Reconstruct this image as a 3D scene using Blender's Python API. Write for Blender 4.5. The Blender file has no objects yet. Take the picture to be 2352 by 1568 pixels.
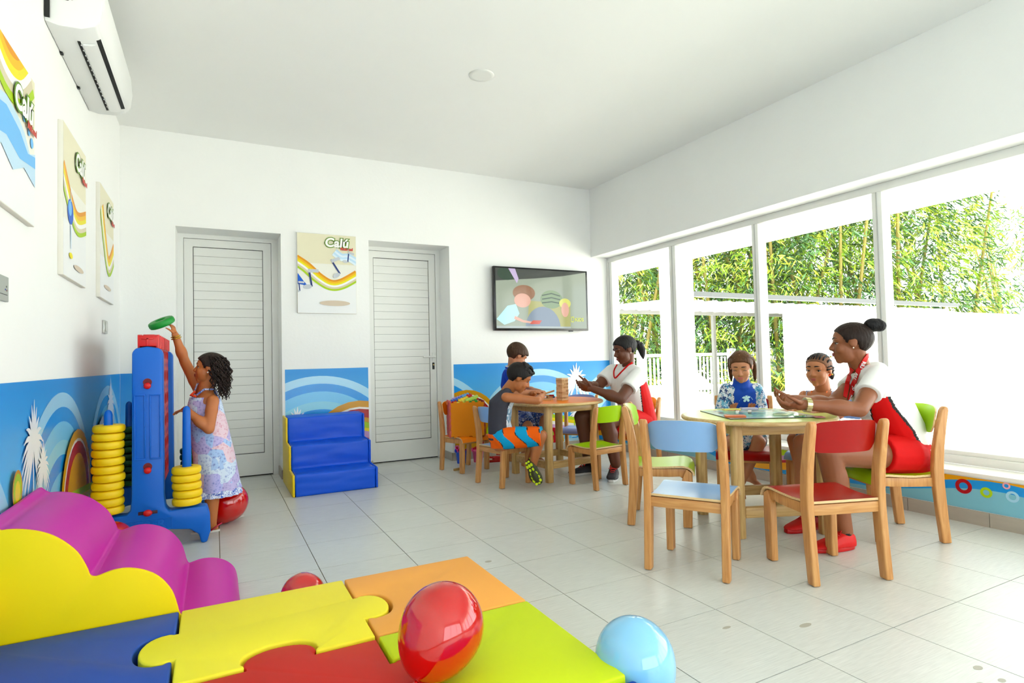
import bpy, bmesh, math, random
import numpy as np
from mathutils import Vector, Matrix
random.seed(7)
SC = bpy.context.scene
COL = SC.collection
# ------------------------------------------------------------------ camera
F_PX, YAW, PITCH, ROLL = 1321.246, 0.477438, 0.0308772, -0.0230036
FW = Vector((math.sin(YAW)*math.cos(PITCH), math.cos(YAW)*math.cos(PITCH), math.sin(PITCH)))
_r = Vector((math.cos(YAW), -math.sin(YAW), 0)); _u = _r.cross(FW)
RT = _r*math.cos(ROLL) + _u*math.sin(ROLL)
UP = -_r*math.sin(ROLL) + _u*math.cos(ROLL)
EYE = Vector((0, 0, 1.0))
cam = bpy.data.cameras.new('camera'); camo = bpy.data.objects.new('camera', cam); COL.objects.link(camo)
cam.sensor_width = 36.0; cam.lens = F_PX/2352*36.0; cam.clip_start = 0.02; cam.clip_end = 200
camo.matrix_world = Matrix(((RT.x, UP.x, -FW.x, EYE.x), (RT.y, UP.y, -FW.y, EYE.y), (RT.z, UP.z, -FW.z, EYE.z), (0, 0, 0, 1)))
SC.camera = camo
# ------------------------------------------------------------------ sky, sun, exposure
W = bpy.data.worlds.new('sky'); SC.world = W; W.use_nodes = True
W.node_tree.nodes['Background'].inputs[0].default_value = (0.92, 0.965, 1.0, 1)
W.node_tree.nodes['Background'].inputs[1].default_value = 2.7
W.cycles.sampling_method = 'NONE'
sl = bpy.data.lights.new('sun', 'SUN'); sl.energy = 11.0; sl.angle = 0.02; sl.color = (1, .97, .92)
so = bpy.data.objects.new('sun', sl); COL.objects.link(so); so.location = (0, 0, 12)
so.rotation_euler = Vector((0.16, 0.28, -0.94)).to_track_quat('-Z', 'Y').to_euler()
vs = SC.view_settings
vs.view_transform = 'Standard'; vs.look = 'None'; vs.exposure = 0.89; vs.gamma = 1.0; vs.use_curve_mapping = False
cy = SC.cycles
cy.max_bounces = 7; cy.diffuse_bounces = 4; cy.glossy_bounces = 3; cy.use_adaptive_sampling = True; cy.adaptive_threshold = .03; cy.transparent_max_bounces = 12
cy.caustics_reflective = False; cy.caustics_refractive = False; cy.sample_clamp_indirect = 8.0
cy.use_denoising = True
# ------------------------------------------------------------------ layout helpers (a point at a given depth along a sight line)
def ray(px, py): return FW + RT*((px-1176)/F_PX) - UP*((py-784)/F_PX)
def P(px, py, t): return EYE + ray(px, py)*t
def onx(px, py, X): d = ray(px, py); return EYE + d*(X/d.x)
def ony(px, py, Y): d = ray(px, py); return EYE + d*(Y/d.y)
def onz(px, py, Z): d = ray(px, py); return EYE + d*((Z-1)/d.z)
# ------------------------------------------------------------------ materials
def lin(c):
    o = []
    for x in c[:3]:
        x /= 255.0
        o.append(x/12.92 if x <= .04045 else ((x+.055)/1.055)**2.4)
    return (*o, 1)
MATS = {}
def mat(name, rgb, rough=.5, spec=.5, var=.06, scale=6., metal=0., bump=0., bscale=60., coat=0., stretch=(1, 1, 1), sss=0., trans=0.):
    if name in MATS: return MATS[name]
    m = bpy.data.materials.new(name); m.use_nodes = True; nt = m.node_tree; N = nt.nodes; L = nt.links
    b = N['Principled BSDF']
    c = lin(rgb)
    if (max(c[:3])-min(c[:3]))/max(c[:3]) > .45:      # strongly coloured plastics, vinyl and cloth
        g_ = sum(c[:3])/3; c = tuple(min(1, max(.001, g_+(x-g_)*1.12)) for x in c[:3])+(1,)
    tc = N.new('ShaderNodeTexCoord'); mp = N.new('ShaderNodeMapping'); mp.inputs['Scale'].default_value = stretch
    L.new(tc.outputs['Object'], mp.inputs['Vector'])
    nz = N.new('ShaderNodeTexNoise'); nz.inputs['Scale'].default_value = scale; nz.inputs['Detail'].default_value = 4
    L.new(mp.outputs[0], nz.inputs['Vector'])
    mx = N.new('ShaderNodeMix'); mx.data_type = 'RGBA'
    mx.inputs[6].default_value = tuple(min(1, x*(1-var)) for x in c[:3])+(1,)
    mx.inputs[7].default_value = tuple(min(1, x*(1+var)) for x in c[:3])+(1,)
    L.new(nz.outputs['Fac'], mx.inputs[0]); L.new(mx.outputs[2], b.inputs['Base Color'])
    b.inputs['Roughness'].default_value = rough; b.inputs['Metallic'].default_value = metal
    b.inputs['Specular IOR Level'].default_value = spec; b.inputs['Coat Weight'].default_value = coat
    if sss: b.inputs['Subsurface Weight'].default_value = sss; b.inputs['Subsurface Radius'].default_value = (.01, .004, .002); b.inputs['Subsurface Scale'].default_value = .5
    if trans: b.inputs['Transmission Weight'].default_value = trans
    if bump:
        n2 = N.new('ShaderNodeTexNoise'); n2.inputs['Scale'].default_value = bscale; n2.inputs['Detail'].default_value = 3
        L.new(mp.outputs[0], n2.inputs['Vector'])
        bp = N.new('ShaderNodeBump'); bp.inputs['Strength'].default_value = bump; bp.inputs['Distance'].default_value = .01
        L.new(n2.outputs['Fac'], bp.inputs['Height']); L.new(bp.outputs[0], b.inputs['Normal'])
    MATS[name] = m
    return m
def wood(name, a, c, axis=2, scale=7., rough=.38):
    if name in MATS: return MATS[name]
    m = bpy.data.materials.new(name); m.use_nodes = True; nt = m.node_tree; N = nt.nodes; L = nt.links; b = N['Principled BSDF']
    tc = N.new('ShaderNodeTexCoord'); mp = N.new('ShaderNodeMapping')
    s = [9., 9., 9.]; s[axis] = .7; mp.inputs['Scale'].default_value = s
    L.new(tc.outputs['Object'], mp.inputs['Vector'])
    nz = N.new('ShaderNodeTexNoise'); nz.inputs['Scale'].default_value = scale; nz.inputs['Detail'].default_value = 5; nz.inputs['Distortion'].default_value = .8
    L.new(mp.outputs[0], nz.inputs['Vector'])
    r = N.new('ShaderNodeValToRGB'); r.color_ramp.elements[0].position = .32; r.color_ramp.elements[1].position = .68
    r.color_ramp.elements[0].color = lin(a); r.color_ramp.elements[1].color = lin(c)
    L.new(nz.outputs['Fac'], r.inputs[0]); L.new(r.outputs[0], b.inputs['Base Color'])
    b.inputs['Roughness'].default_value = rough
    MATS[name] = m
    return m
def pattern(name, cols, scale=30., rough=.8, kind='voronoi', stretch=(1, 1, 1), pos=None, soft=False):
    """printed fabric: cells of the listed colours"""
    if name in MATS: return MATS[name]
    m = bpy.data.materials.new(name); m.use_nodes = True; nt = m.node_tree; N = nt.nodes; L = nt.links; b = N['Principled BSDF']
    tc = N.new('ShaderNodeTexCoord'); mp = N.new('ShaderNodeMapping'); mp.inputs['Scale'].default_value = stretch
    L.new(tc.outputs['Object'], mp.inputs['Vector'])
    if kind == 'voronoi':
        t = N.new('ShaderNodeTexVoronoi'); t.inputs['Scale'].default_value = scale
        nz = N.new('ShaderNodeTexNoise'); nz.inputs['Scale'].default_value = scale*1.3
        L.new(mp.outputs[0], nz.inputs['Vector'])
        ad = N.new('ShaderNodeMix'); ad.data_type = 'RGBA'; ad.inputs[0].default_value = .06
        L.new(mp.outputs[0], ad.inputs[6]); L.new(nz.outputs['Color'], ad.inputs[7]); L.new(ad.outputs[2], t.inputs['Vector'])
        sp = N.new('ShaderNodeSeparateColor'); L.new(t.outputs['Color'], sp.inputs[0]); src = sp.outputs[0]
    else:
        t = N.new('ShaderNodeTexNoise'); t.inputs['Scale'].default_value = scale; t.inputs['Detail'].default_value = 3; t.inputs['Distortion'].default_value = 1.2
        L.new(mp.outputs[0], t.inputs['Vector']); src = t.outputs['Fac']
    r = N.new('ShaderNodeValToRGB'); cr = r.color_ramp; cr.interpolation = 'LINEAR' if soft else 'CONSTANT'
    n = len(cols)
    for i, c in enumerate(cols):
        p = pos[i] if pos else i/n
        e = cr.elements[i] if i < 2 else cr.elements.new(p)
        e.position = p; e.color = lin(c)
    L.new(src, r.inputs[0]); L.new(r.outputs[0], b.inputs['Base Color']); b.inputs['Roughness'].default_value = rough
    MATS[name] = m
    return m
def glass(name):
    m = bpy.data.materials.new(name); m.use_nodes = True; nt = m.node_tree; N = nt.nodes; L = nt.links
    N.remove(N['Principled BSDF'])
    t = N.new('ShaderNodeBsdfTransparent'); t.inputs[0].default_value = (.97, .99, .985, 1)
    g = N.new('ShaderNodeBsdfGlossy'); g.inputs['Roughness'].default_value = .02
    fr = N.new('ShaderNodeFresnel'); fr.inputs[0].default_value = 1.35
    mx = N.new('ShaderNodeMixShader'); L.new(fr.outputs[0], mx.inputs[0]); L.new(t.outputs[0], mx.inputs[1]); L.new(g.outputs[0], mx.inputs[2])
    ge = N.new('ShaderNodeNewGeometry'); iv = N.new('ShaderNodeMath'); iv.operation = 'SUBTRACT'; iv.inputs[0].default_value = 1.
    L.new(ge.outputs['Backfacing'], iv.inputs[1]); ml = N.new('ShaderNodeMath'); ml.operation = 'MULTIPLY'
    L.new(fr.outputs[0], ml.inputs[0]); L.new(iv.outputs[0], ml.inputs[1]); L.new(ml.outputs[0], mx.inputs[0])
    L.new(mx.outputs[0], N['Material Output'].inputs[0]); MATS[name] = m
    return m
# ------------------------------------------------------------------ mesh helpers
class MB:
    def __init__(s): s.v = []; s.f = []; s.m = []
    def add(s, v, f, mi=0):
        o = len(s.v); s.v += [tuple(x) for x in v]; s.f += [tuple(i+o for i in q) for q in f]; s.m += [mi]*len(f); return s
    def box(s, x0, x1, y0, y1, z0, z1, mi=0):
        v = [(x, y, z) for x in (x0, x1) for y in (y0, y1) for z in (z0, z1)]
        return s.add(v, [(0, 1, 3, 2), (4, 6, 7, 5), (0, 4, 5, 1), (2, 3, 7, 6), (0, 2, 6, 4), (1, 5, 7, 3)], mi)
    def prism(s, poly, a0, a1, axis='y', mi=0, mside=None):
        n = len(poly)
        def pt(p, a):
            return (p[0], a, p[1]) if axis == 'y' else ((a, p[0], p[1]) if axis == 'x' else (p[0], p[1], a))
        v = [pt(p, a0) for p in poly]+[pt(p, a1) for p in poly]
        s.add(v, [tuple(range(n)), tuple(range(2*n-1, n-1, -1))], mi)
        o = len(s.v)-2*n
        for i in range(n):
            j = (i+1) % n; s.f.append((o+i, o+n+i, o+n+j, o+j)); s.m.append(mi if mside is None else mside)
        return s
    def rings(s, R, mi=0, caps=True, closed=False):
        n = len(R[0]); o = len(s.v)
        for r in R: s.v += [tuple(p) for p in r]
        k = len(R)
        for a in range(k if closed else k-1):
            b = (a+1) % k
            for i in range(n):
                j = (i+1) % n; s.f.append((o+a*n+i, o+a*n+j, o+b*n+j, o+b*n+i)); s.m.append(mi)
        if caps and not closed:
            s.f.append(tuple(o+i for i in range(n-1, -1, -1))); s.m.append(mi)
            s.f.append(tuple(o+(k-1)*n+i for i in range(n))); s.m.append(mi)
        return s
    def tube(s, path, r, n=10, mi=0, closed=False, flat=1.0):
        path = [Vector(p) for p in path]; k = len(path); R = []
        ref = None
        for i, p in enumerate(path):
            d = (path[(i+1) % k]-path[i-1]) if closed else (path[min(i+1, k-1)]-path[max(i-1, 0)])
            if d.length < 1e-9: d = Vector((0, 0, 1))
            d.normalize()
            if ref is None:
                ref = Vector((0, 0, 1)) if abs(d.z) < .9 else Vector((1, 0, 0))
            u = ref-d*ref.dot(d)
            if u.length < 1e-6: u = d.orthogonal()
            u.normalize(); w = d.cross(u); ref = u
            rr = r[i] if isinstance(r, (list, tuple)) else r
            R.append([p+u*(rr*math.cos(2*math.pi*q/n))+w*(rr*flat*math.sin(2*math.pi*q/n)) for q in range(n)])
        return s.rings(R, mi, True, closed)
    def lathe(s, prof, n=24, c=(0, 0, 0), mi=0, closed=False, M=None):
        R = []
        for r, z in prof:
            ring = [Vector((r*math.cos(2*math.pi*q/n), r*math.sin(2*math.pi*q/n), z)) for q in range(n)]
            if M is not None: ring = [M @ p for p in ring]
            R.append([p+Vector(c) for p in ring])
        return s.rings(R, mi, True, closed)
    def ell(s, c, rad, M=None, nu=20, nv=12, mi=0):
        c = Vector(c); rad = rad if isinstance(rad, (tuple, list)) else (rad,)*3
        R = []
        for a in range(1, nv):
            th = math.pi*a/nv; ring = []
            for q in range(nu):
                ph = 2*math.pi*q/nu
                p = Vector((rad[0]*math.sin(th)*math.cos(ph), rad[1]*math.sin(th)*math.sin(ph), -rad[2]*math.cos(th)))
                ring.append(c+((M @ p) if M is not None else p))
            R.append(ring)
        o = len(s.v); s.rings(R, mi, False)
        b = Vector((0, 0, -rad[2])); t = Vector((0, 0, rad[2]))
        if M is not None: b = M @ b; t = M @ t
        s.v += [tuple(c+b), tuple(c+t)]; ib = len(s.v)-2; it = ib+1; e = o+(nv-2)*nu
        for q in range(nu):
            w = (q+1) % nu; s.f += [(ib, o+w, o+q), (it, e+q, e+w)]; s.m += [mi, mi]
        return s
    def seg(s, a, b, ra, rb, n=16, mi=0, flat=False):
        a, b = Vector(a), Vector(b); d = b-a; L = d.length or 1e-6; d = d/L
        u = d.orthogonal().normalized(); w = d.cross(u); R = []
        def ring(p, r): R.append([p+u*(r*math.cos(2*math.pi*q/n))+w*(r*math.sin(2*math.pi*q/n)) for q in range(n)])
        if flat: ring(a, ra); ring(b, rb)
        else:
            for k in (80, 55, 30): ring(a-d*ra*math.sin(math.radians(k)), ra*math.cos(math.radians(k)))
            ring(a, ra); ring(b, rb)
            for k in (30, 55, 80): ring(b+d*rb*math.sin(math.radians(k)), rb*math.cos(math.radians(k)))
        return s.rings(R, mi)
    def xf(s, M): s.v = [tuple(M @ Vector(p)) for p in s.v]; return s
    def mesh(s, name, mats, smooth=35, bevel=0., bseg=2, recalc=True):
        me = bpy.data.meshes.new(name); me.from_pydata(s.v, [], s.f)
        mats = mats if isinstance(mats, (list, tuple)) else [mats]
        for m in mats: me.materials.append(m)
        if len(mats) > 1: me.polygons.foreach_set('material_index', s.m)
        if bevel or recalc:
            bm = bmesh.new(); bm.from_mesh(me)
            if recalc: bmesh.ops.recalc_face_normals(bm, faces=bm.faces)
            if bevel:
                ed = [e for e in bm.edges if len(e.link_faces) == 2 and e.calc_face_angle(0) > .5]
                bmesh.ops.bevel(bm, geom=ed, offset=bevel, segments=bseg, affect='EDGES', profile=.5, clamp_overlap=True)
            bm.to_mesh(me); bm.free()
        if smooth:
            me.shade_smooth()
            if smooth < 170: me.set_sharp_from_angle(angle=math.radians(smooth))
        me.update()
        return me
    def build(s, name, mats, parent=None, smooth=35, bevel=0., bseg=2, off=None, recalc=True):
        if off is not None: s.v = [tuple(Vector(p)-Vector(off)) for p in s.v]
        return link(name, s.mesh(name, mats, smooth, bevel, bseg, recalc), parent)
    def top(s, name, mats, label, cat, group=None, **k):      # a thing that is one mesh, origin at its base
        a = np.array(s.v); c = Vector(((a[:, 0].min()+a[:, 0].max())/2, (a[:, 1].min()+a[:, 1].max())/2, a[:, 2].min()))
        o = s.build(name, mats, None, off=c, **k); o.location = c
        return tag(o, label, cat, group)
    def struct(s, name, mats, **k):
        o = s.build(name, mats, None, **k); o['kind'] = 'structure'; return o
def link(name, me, parent=None):
    o = bpy.data.objects.new(name, me); COL.objects.link(o)
    if parent is not None: o.parent = parent
    return o
def tag(o, label, cat, group=None):
    o['label'] = label; o['category'] = cat
    if group: o['group'] = group
    return o
def thing(name, label, cat, loc=(0, 0, 0), rz=0., group=None):
    o = bpy.data.objects.new(name, None); COL.objects.link(o); o.empty_display_size = .1
    o.location = loc; o.rotation_euler = (0, 0, rz)
    return tag(o, label, cat, group)
KIDS = {}
def copy_tree(o, parent=None):
    c = o.copy(); COL.objects.link(c)
    if parent is not None: c.parent = parent
    for ch in [x for x in o.children]: copy_tree(ch, c)
    return c
ORD = ['first', 'second', 'third', 'fourth', 'fifth', 'sixth', 'seventh', 'eighth', 'ninth', 'tenth', 'eleventh', 'twelfth', 'thirteenth', 'fourteenth']
# flat print: coloured polygons on a plane, layer by layer
def clip(poly, x0, x1, y0, y1):
    for ax, lim, sg in ((0, x0, 1), (0, x1, -1), (1, y0, 1), (1, y1, -1)):
        out = []
        for i in range(len(poly)):
            a, b = poly[i], poly[(i+1) % len(poly)]
            ia, ib = sg*(a[ax]-lim) >= 0, sg*(b[ax]-lim) >= 0
            if ia: out.append(a)
            if ia != ib:
                t = (lim-a[ax])/(b[ax]-a[ax]); out.append((a[0]+t*(b[0]-a[0]), a[1]+t*(b[1]-a[1])))
        poly = out
        if len(poly) < 3: return []
    return poly
class Art:
    """u,v rectangle; org + u*ux + v*uy, raised along nrm"""
    def __init__(s, org, ux, uy, nrm, rect, step=.00014):
        s.o, s.ux, s.uy, s.n, s.r, s.step = Vector(org), Vector(ux), Vector(uy), Vector(nrm), rect, step; s.mb = MB(); s.k = 1; s.mats = []
    def mi(s, m):
        if m not in s.mats: s.mats.append(m)
        return s.mats.index(m)
    def poly(s, pts, m):
        p = clip([tuple(q) for q in pts], *s.r)
        if len(p) < 3: return
        w = s.o+s.n*(s.step*s.k); s.k += 1
        s.mb.add([w+s.ux*a+s.uy*b for a, b in p], [tuple(range(len(p)))], s.mi(m))
    def disc(s, u, v, r, m, ry=None, n=28):
        ry = ry or r; s.poly([(u+r*math.cos(2*math.pi*i/n), v+ry*math.sin(2*math.pi*i/n)) for i in range(n)], m)
    def ring(s, u, v, ro, ri, m, ky=1., a0=0., a1=math.pi, n=40):
        o = [(u+ro*math.cos(a0+(a1-a0)*i/n), v+ky*ro*math.sin(a0+(a1-a0)*i/n)) for i in range(n+1)]
        i_ = [(u+ri*math.cos(a0+(a1-a0)*i/n), v+ky*ri*math.sin(a0+(a1-a0)*i/n)) for i in range(n, -1, -1)]
        s.poly(o+i_, m)
    def donut(s, u, v, ro, ri, m): s.ring(u, v, ro, ri, m, 1., 0, math.pi); s.ring(u, v, ro, ri, m, 1., math.pi, 2*math.pi)
    def band(s, pts, w, m):
        pts = [Vector((*p, 0)) for p in pts]; L = []; R = []
        for i, p in enumerate(pts):
            d = (pts[min(i+1, len(pts)-1)]-pts[max(i-1, 0)]).normalized(); q = Vector((-d.y, d.x, 0)); ww = w[i] if isinstance(w, (list, tuple)) else w
            L.append(((p+q*ww/2).x, (p+q*ww/2).y)); R.append(((p-q*ww/2).x, (p-q*ww/2).y))
        s.poly(L+R[::-1], m)
    def build(s, name, parent, off):
        return s.mb.build(name, s.mats, parent, smooth=0, off=off, recalc=False)
def wrinkle(o, amp, sc, cuts=10, seed=0.):
    """soft creases in a vinyl cover"""
    from mathutils import noise
    bm = bmesh.new(); bm.from_mesh(o.data)
    ed = [e for e in bm.edges if e.calc_length() > .06]
    bmesh.ops.subdivide_edges(bm, edges=ed, cuts=cuts, use_grid_fill=True); bmesh.ops.triangulate(bm, faces=[f for f in bm.faces if len(f.verts) > 4]); bm.normal_update()
    for v in bm.verts:
        p = Vector((v.co.x*sc[0]+seed, v.co.y*sc[1], v.co.z*sc[2])); k = noise.noise(p)+.5*noise.noise(p*2.3)
        if v.co.z > .004: v.co += v.normal*(amp*k)
    bm.to_mesh(o.data); bm.free(); o.data.shade_smooth(); o.data.set_sharp_from_angle(angle=math.radians(50))
    return o
def text_mesh(name, body, m, size, org, ux, uy, parent=None, off=(0, 0, 0), extrude=.0006, outline=0., shear=0., align='CENTER', space=1.):
    cu = bpy.data.curves.new(name, 'FONT'); cu.body = body; cu.size = size; cu.extrude = extrude; cu.offset = outline; cu.shear = shear; cu.align_x = align; cu.space_character = space; cu.resolution_u = 4
    t = bpy.data.objects.new(name+'_src', cu); COL.objects.link(t); bpy.context.view_layer.update()
    me = bpy.data.meshes.new_from_object(t.evaluated_get(bpy.context.evaluated_depsgraph_get()))
    bpy.data.objects.remove(t); bpy.data.curves.remove(cu)
    ux, uy = Vector(ux), Vector(uy); n = ux.cross(uy); o = Vector(org)-Vector(off)
    for v in me.vertices: v.co = o+ux*v.co.x+uy*v.co.y+n*v.co.z
    me.materials.clear(); me.materials.append(m); me.name = name
    return link(name, me, parent)
# ================================================================== the room
XL, XR, YB, ZC = -.66, 3.85, 5.42, 2.93
YR = -3.1                      # wall behind the viewer
XW = 4.10                      # window frame plane
M_WALL = mat('white_plaster', (245, 246, 243), .75, .3, .02, 3., bump=.08, bscale=40)
M_CEIL = mat('ceiling_paint', (246, 247, 244), .8, .2, .015, 2.)
M_GROUT = mat('grout', (96, 88, 66), .8, .2, .15, 20)
M_TILE = None
def tile_mat():
    m = bpy.data.materials.new('floor_tile'); m.use_nodes = True; nt = m.node_tree; N = nt.nodes; L = nt.links; b = N['Principled BSDF']
    g = N.new('ShaderNodeNewGeometry'); mp = N.new('ShaderNodeMapping'); mp.inputs['Scale'].default_value = (3, 55, 3)
    L.new(g.outputs['Position'], mp.inputs['Vector'])
    n1 = N.new('ShaderNodeTexNoise'); n1.inputs['Scale'].default_value = 4; n1.inputs['Detail'].default_value = 6; L.new(mp.outputs[0], n1.inputs['Vector'])
    n2 = N.new('ShaderNodeTexNoise'); n2.inputs['Scale'].default_value = 1.7; L.new(g.outputs['Position'], n2.inputs['Vector'])
    r = N.new('ShaderNodeValToRGB'); r.color_ramp.elements[0].position = .25; r.color_ramp.elements[1].position = .8
    r.color_ramp.elements[0].color = lin((205, 207, 202)); r.color_ramp.elements[1].color = lin((229, 231, 226))
    L.new(n1.outputs['Fac'], r.inputs[0])
    mx = N.new('ShaderNodeMix'); mx.data_type = 'RGBA'; mx.blend_type = 'MULTIPLY'; mx.inputs[0].default_value = 1
    r2 = N.new('ShaderNodeValToRGB'); r2.color_ramp.elements[0].color = (.88, .88, .87, 1); r2.color_ramp.elements[1].color = (1, 1, 1, 1)
    L.new(n2.outputs['Fac'], r2.inputs[0]); L.new(r.outputs[0], mx.inputs[6]); L.new(r2.outputs[0], mx.inputs[7]); L.new(mx.outputs[2], b.inputs['Base Color'])
    b.inputs['Roughness'].default_value = .3; b.inputs['Specular IOR Level'].default_value = .5
    return m
M_TILE = tile_mat()
# floor slab and its tiles
fl = MB().box(XL-.2, XW+.1, YR-.2, 5.85, -.12, -.003).struct('floor', M_GROUT)
TX, TY = .431, .4281
tile_me = MB().box(.0018, TX-.0018, .0018, TY-.0018, -.01, 0).mesh('floor_tile', M_TILE, 0)
for i in range(-3, 8):
    for j in range(-13, 7):
        x0, y0 = .449+i*TX, 2.965+j*TY
        x1, y1 = min(x0+TX, XR), min(y0+TY, 5.74); xa = max(x0, XL)
        if x1-xa < .02 or y1-y0 < .02: continue
        if xa == x0 and x1 == x0+TX and y1 == y0+TY: o = link('floor_tile', tile_me, fl)
        else: o = link('floor_tile', MB().box(xa-x0+.0015, x1-x0-.0015, .0015, y1-y0-.0015, -.01, 0).mesh('floor_tile_cut', M_TILE, 0), fl)
        o.location = (x0, y0, 0)
M_STAIN = mat('floor_stain', (176, 172, 158), .5, .3, .1, 20)
for sx_, sy_, rx_, ry_ in ((2.02, .92, .016, .010), (2.12, .97, .018, .011), (2.10, .90, .014, .009), (1.80, .98, .016, .010), (1.66, 1.55, .02, .008), (1.92, 1.42, .03, .012), (1.20, 2.63, .018, .012)):
    MB().lathe([(.0005, .0002), (1., .0002), (1., .0005), (.0005, .0005)], 16).xf(Matrix.Translation((sx_, sy_, 0)) @ Matrix.Diagonal((rx_, ry_, 1, 1))).build('floor_stain', M_STAIN, fl, 0)
MB().box(XL-.2, 6.0, YR-.2, 5.9, ZC, ZC+.2).struct('ceiling', M_CEIL)
MB().box(XL-.2, XL, YR-.2, 5.9, 0, ZC).struct('wall_left', M_WALL)
D1 = (-.28, .525); D2 = (1.30, 2.112); DZ = 2.157
wb = MB()
for x0, x1 in ((XL, D1[0]), (D1[1], D2[0]), (D2[1], XW+.08)): wb.box(x0, x1, YB, 5.72, 0, ZC)
for d in (D1, D2): wb.box(d[0], d[1], YB, 5.72, DZ, ZC)
wb.box(XL, XW-.2, 5.8, 5.9, 0, ZC)
wb.struct('wall_back', M_WALL, smooth=0)
wr = MB()
wr.box(XR, XW+.12, YR, YB, 2.15, ZC); wr.box(XR, XW+.12, YR, YB, 0, .268)
wr.struct('wall_right', M_WALL, smooth=0)
rw = MB(); rw.box(XL, XW+.12, YR-.2, YR, 0, .2); rw.box(XL, XW+.12, YR-.2, YR, 2.4, ZC); rw.box(XL, -.45, YR-.2, YR, .2, 2.4); rw.box(3.65, XW+.12, YR-.2, YR, .2, 2.4)
rw.struct('wall_rear', M_WALL, smooth=0)
# sill, window
M_FRAME = mat('white_aluminium', (236, 237, 232), .35, .5, .02, 4)
M_GLASS = glass('window_glass')
MB().box(XR-.012, XW-.03, YR, YB, .268, .292).struct('trim_1', mat('white_sill', (240, 240, 234), .35, .5, .02, 3), bevel=.003)
win = MB().box(XW-.03, XW+.07, YR, YB, .292, .345).struct('window_1', M_FRAME, bevel=.004)
MB().box(XW-.03, XW+.07, YR, YB, 2.095, 2.15).build('head_rail', M_FRAME, win, bevel=.004)
MB().box(XW-.02, XW+.05, YR, YB, .345, .372).build('bottom_bead', M_FRAME, win, bevel=.003)
for y0, y1 in ((5.33, 5.42), (4.30, 4.387), (3.318, 3.382), (2.305, 2.372), (1.295, 1.36), (.285, .35), (-.725, -.66), (-1.735, -1.67), (-2.745, -2.68)):
    MB().box(XW-.03, XW+.07, y0, y1, .345, 2.095).build('mullion', M_FRAME, win, bevel=.004)
    MB().box(XW-.034, XW-.03, (y0+y1)/2-.004, (y0+y1)/2+.004, .345, 2.095).build('mullion_groove', mat('frame_groove', (190, 192, 188), .5), win)
ys = [5.33, 4.387, 4.30, 3.382, 3.318, 2.372, 2.305, 1.36, 1.295, .35, .285, -.66, -.725, -1.67, -1.735, -2.68, -2.745, YR]
for k in range(0, len(ys), 2):
    MB().box(XW+.015, XW+.021, ys[k+1], ys[k], .372, 2.095).build('pane', M_GLASS, win, smooth=0)
rwin = MB().box(-.45, 3.65, YR-.12, YR-.06, .2, .25).struct('window_added_rear', M_FRAME)  # unseen glazed opening behind the viewer, added to let in more daylight
for x in (-.45, .9, 2.25, 3.6): MB().box(x, x+.05, YR-.12, YR-.06, .25, 2.4).build('mullion', M_FRAME, rwin)
for x in (-.40, .95, 2.30): MB().box(x, x+1.30, YR-.095, YR-.09, .25, 2.4).build('pane', M_GLASS, rwin, smooth=0)
# skirting tiles
M_SKIRT = mat('skirting_tile', (176, 168, 155), .45, .5, .10, 5, stretch=(1, 1, 8))
bb = MB().box(XR-.004, XR, YR, YB, 0, .072).struct('baseboard_right', M_GROUT, smooth=0)
for k in range(20):
    y0 = 1.665-.4281*11+k*.4281; y1 = min(y0+.4281, YB-.012); y0 = max(y0, YR)
    if y1-y0 > .02: MB().box(XR-.014, XR-.004, y0+.0015, y1-.0015, 0, .078).build('skirting_tile', M_SKIRT, bb, smooth=0)
bk = MB().box(D1[1]+.001, D2[0]-.001, YB-.004, YB, 0, .072).struct('baseboard_back', M_GROUT, smooth=0)
for x0, x1 in ((XL+.001, D1[0]), (D1[1], .95), (.95, D2[0]), (D2[1], 2.53), (2.53, 2.96), (2.96, 3.39), (3.39, XR-.02)):
    MB().box(x0+.0015, x1-.0015, YB-.014, YB-.004, 0, .078).build('skirting_tile', M_SKIRT, bk, smooth=0)
for x0, x1 in ((D1[0], D1[0]+.012), (D1[1]-.012, D1[1]), (D2[0], D2[0]+.012), (D2[1]-.012, D2[1])):
    MB().box(x0, x1, YB-.004, 5.70, 0, .078).build('skirting_tile', M_SKIRT, bk, smooth=0)
bl_ = MB().box(XL, XL+.004, YR, YB, 0, .072).struct('baseboard_left', M_GROUT, smooth=0)
for k in range(12):
    y0 = .2+k*.43; y1 = min(y0+.43, YB-.02); MB().box(XL+.004, XL+.014, y0+.0015, y1-.0015, 0, .078).build('skirting_tile', M_SKIRT, bl_, smooth=0)
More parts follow.
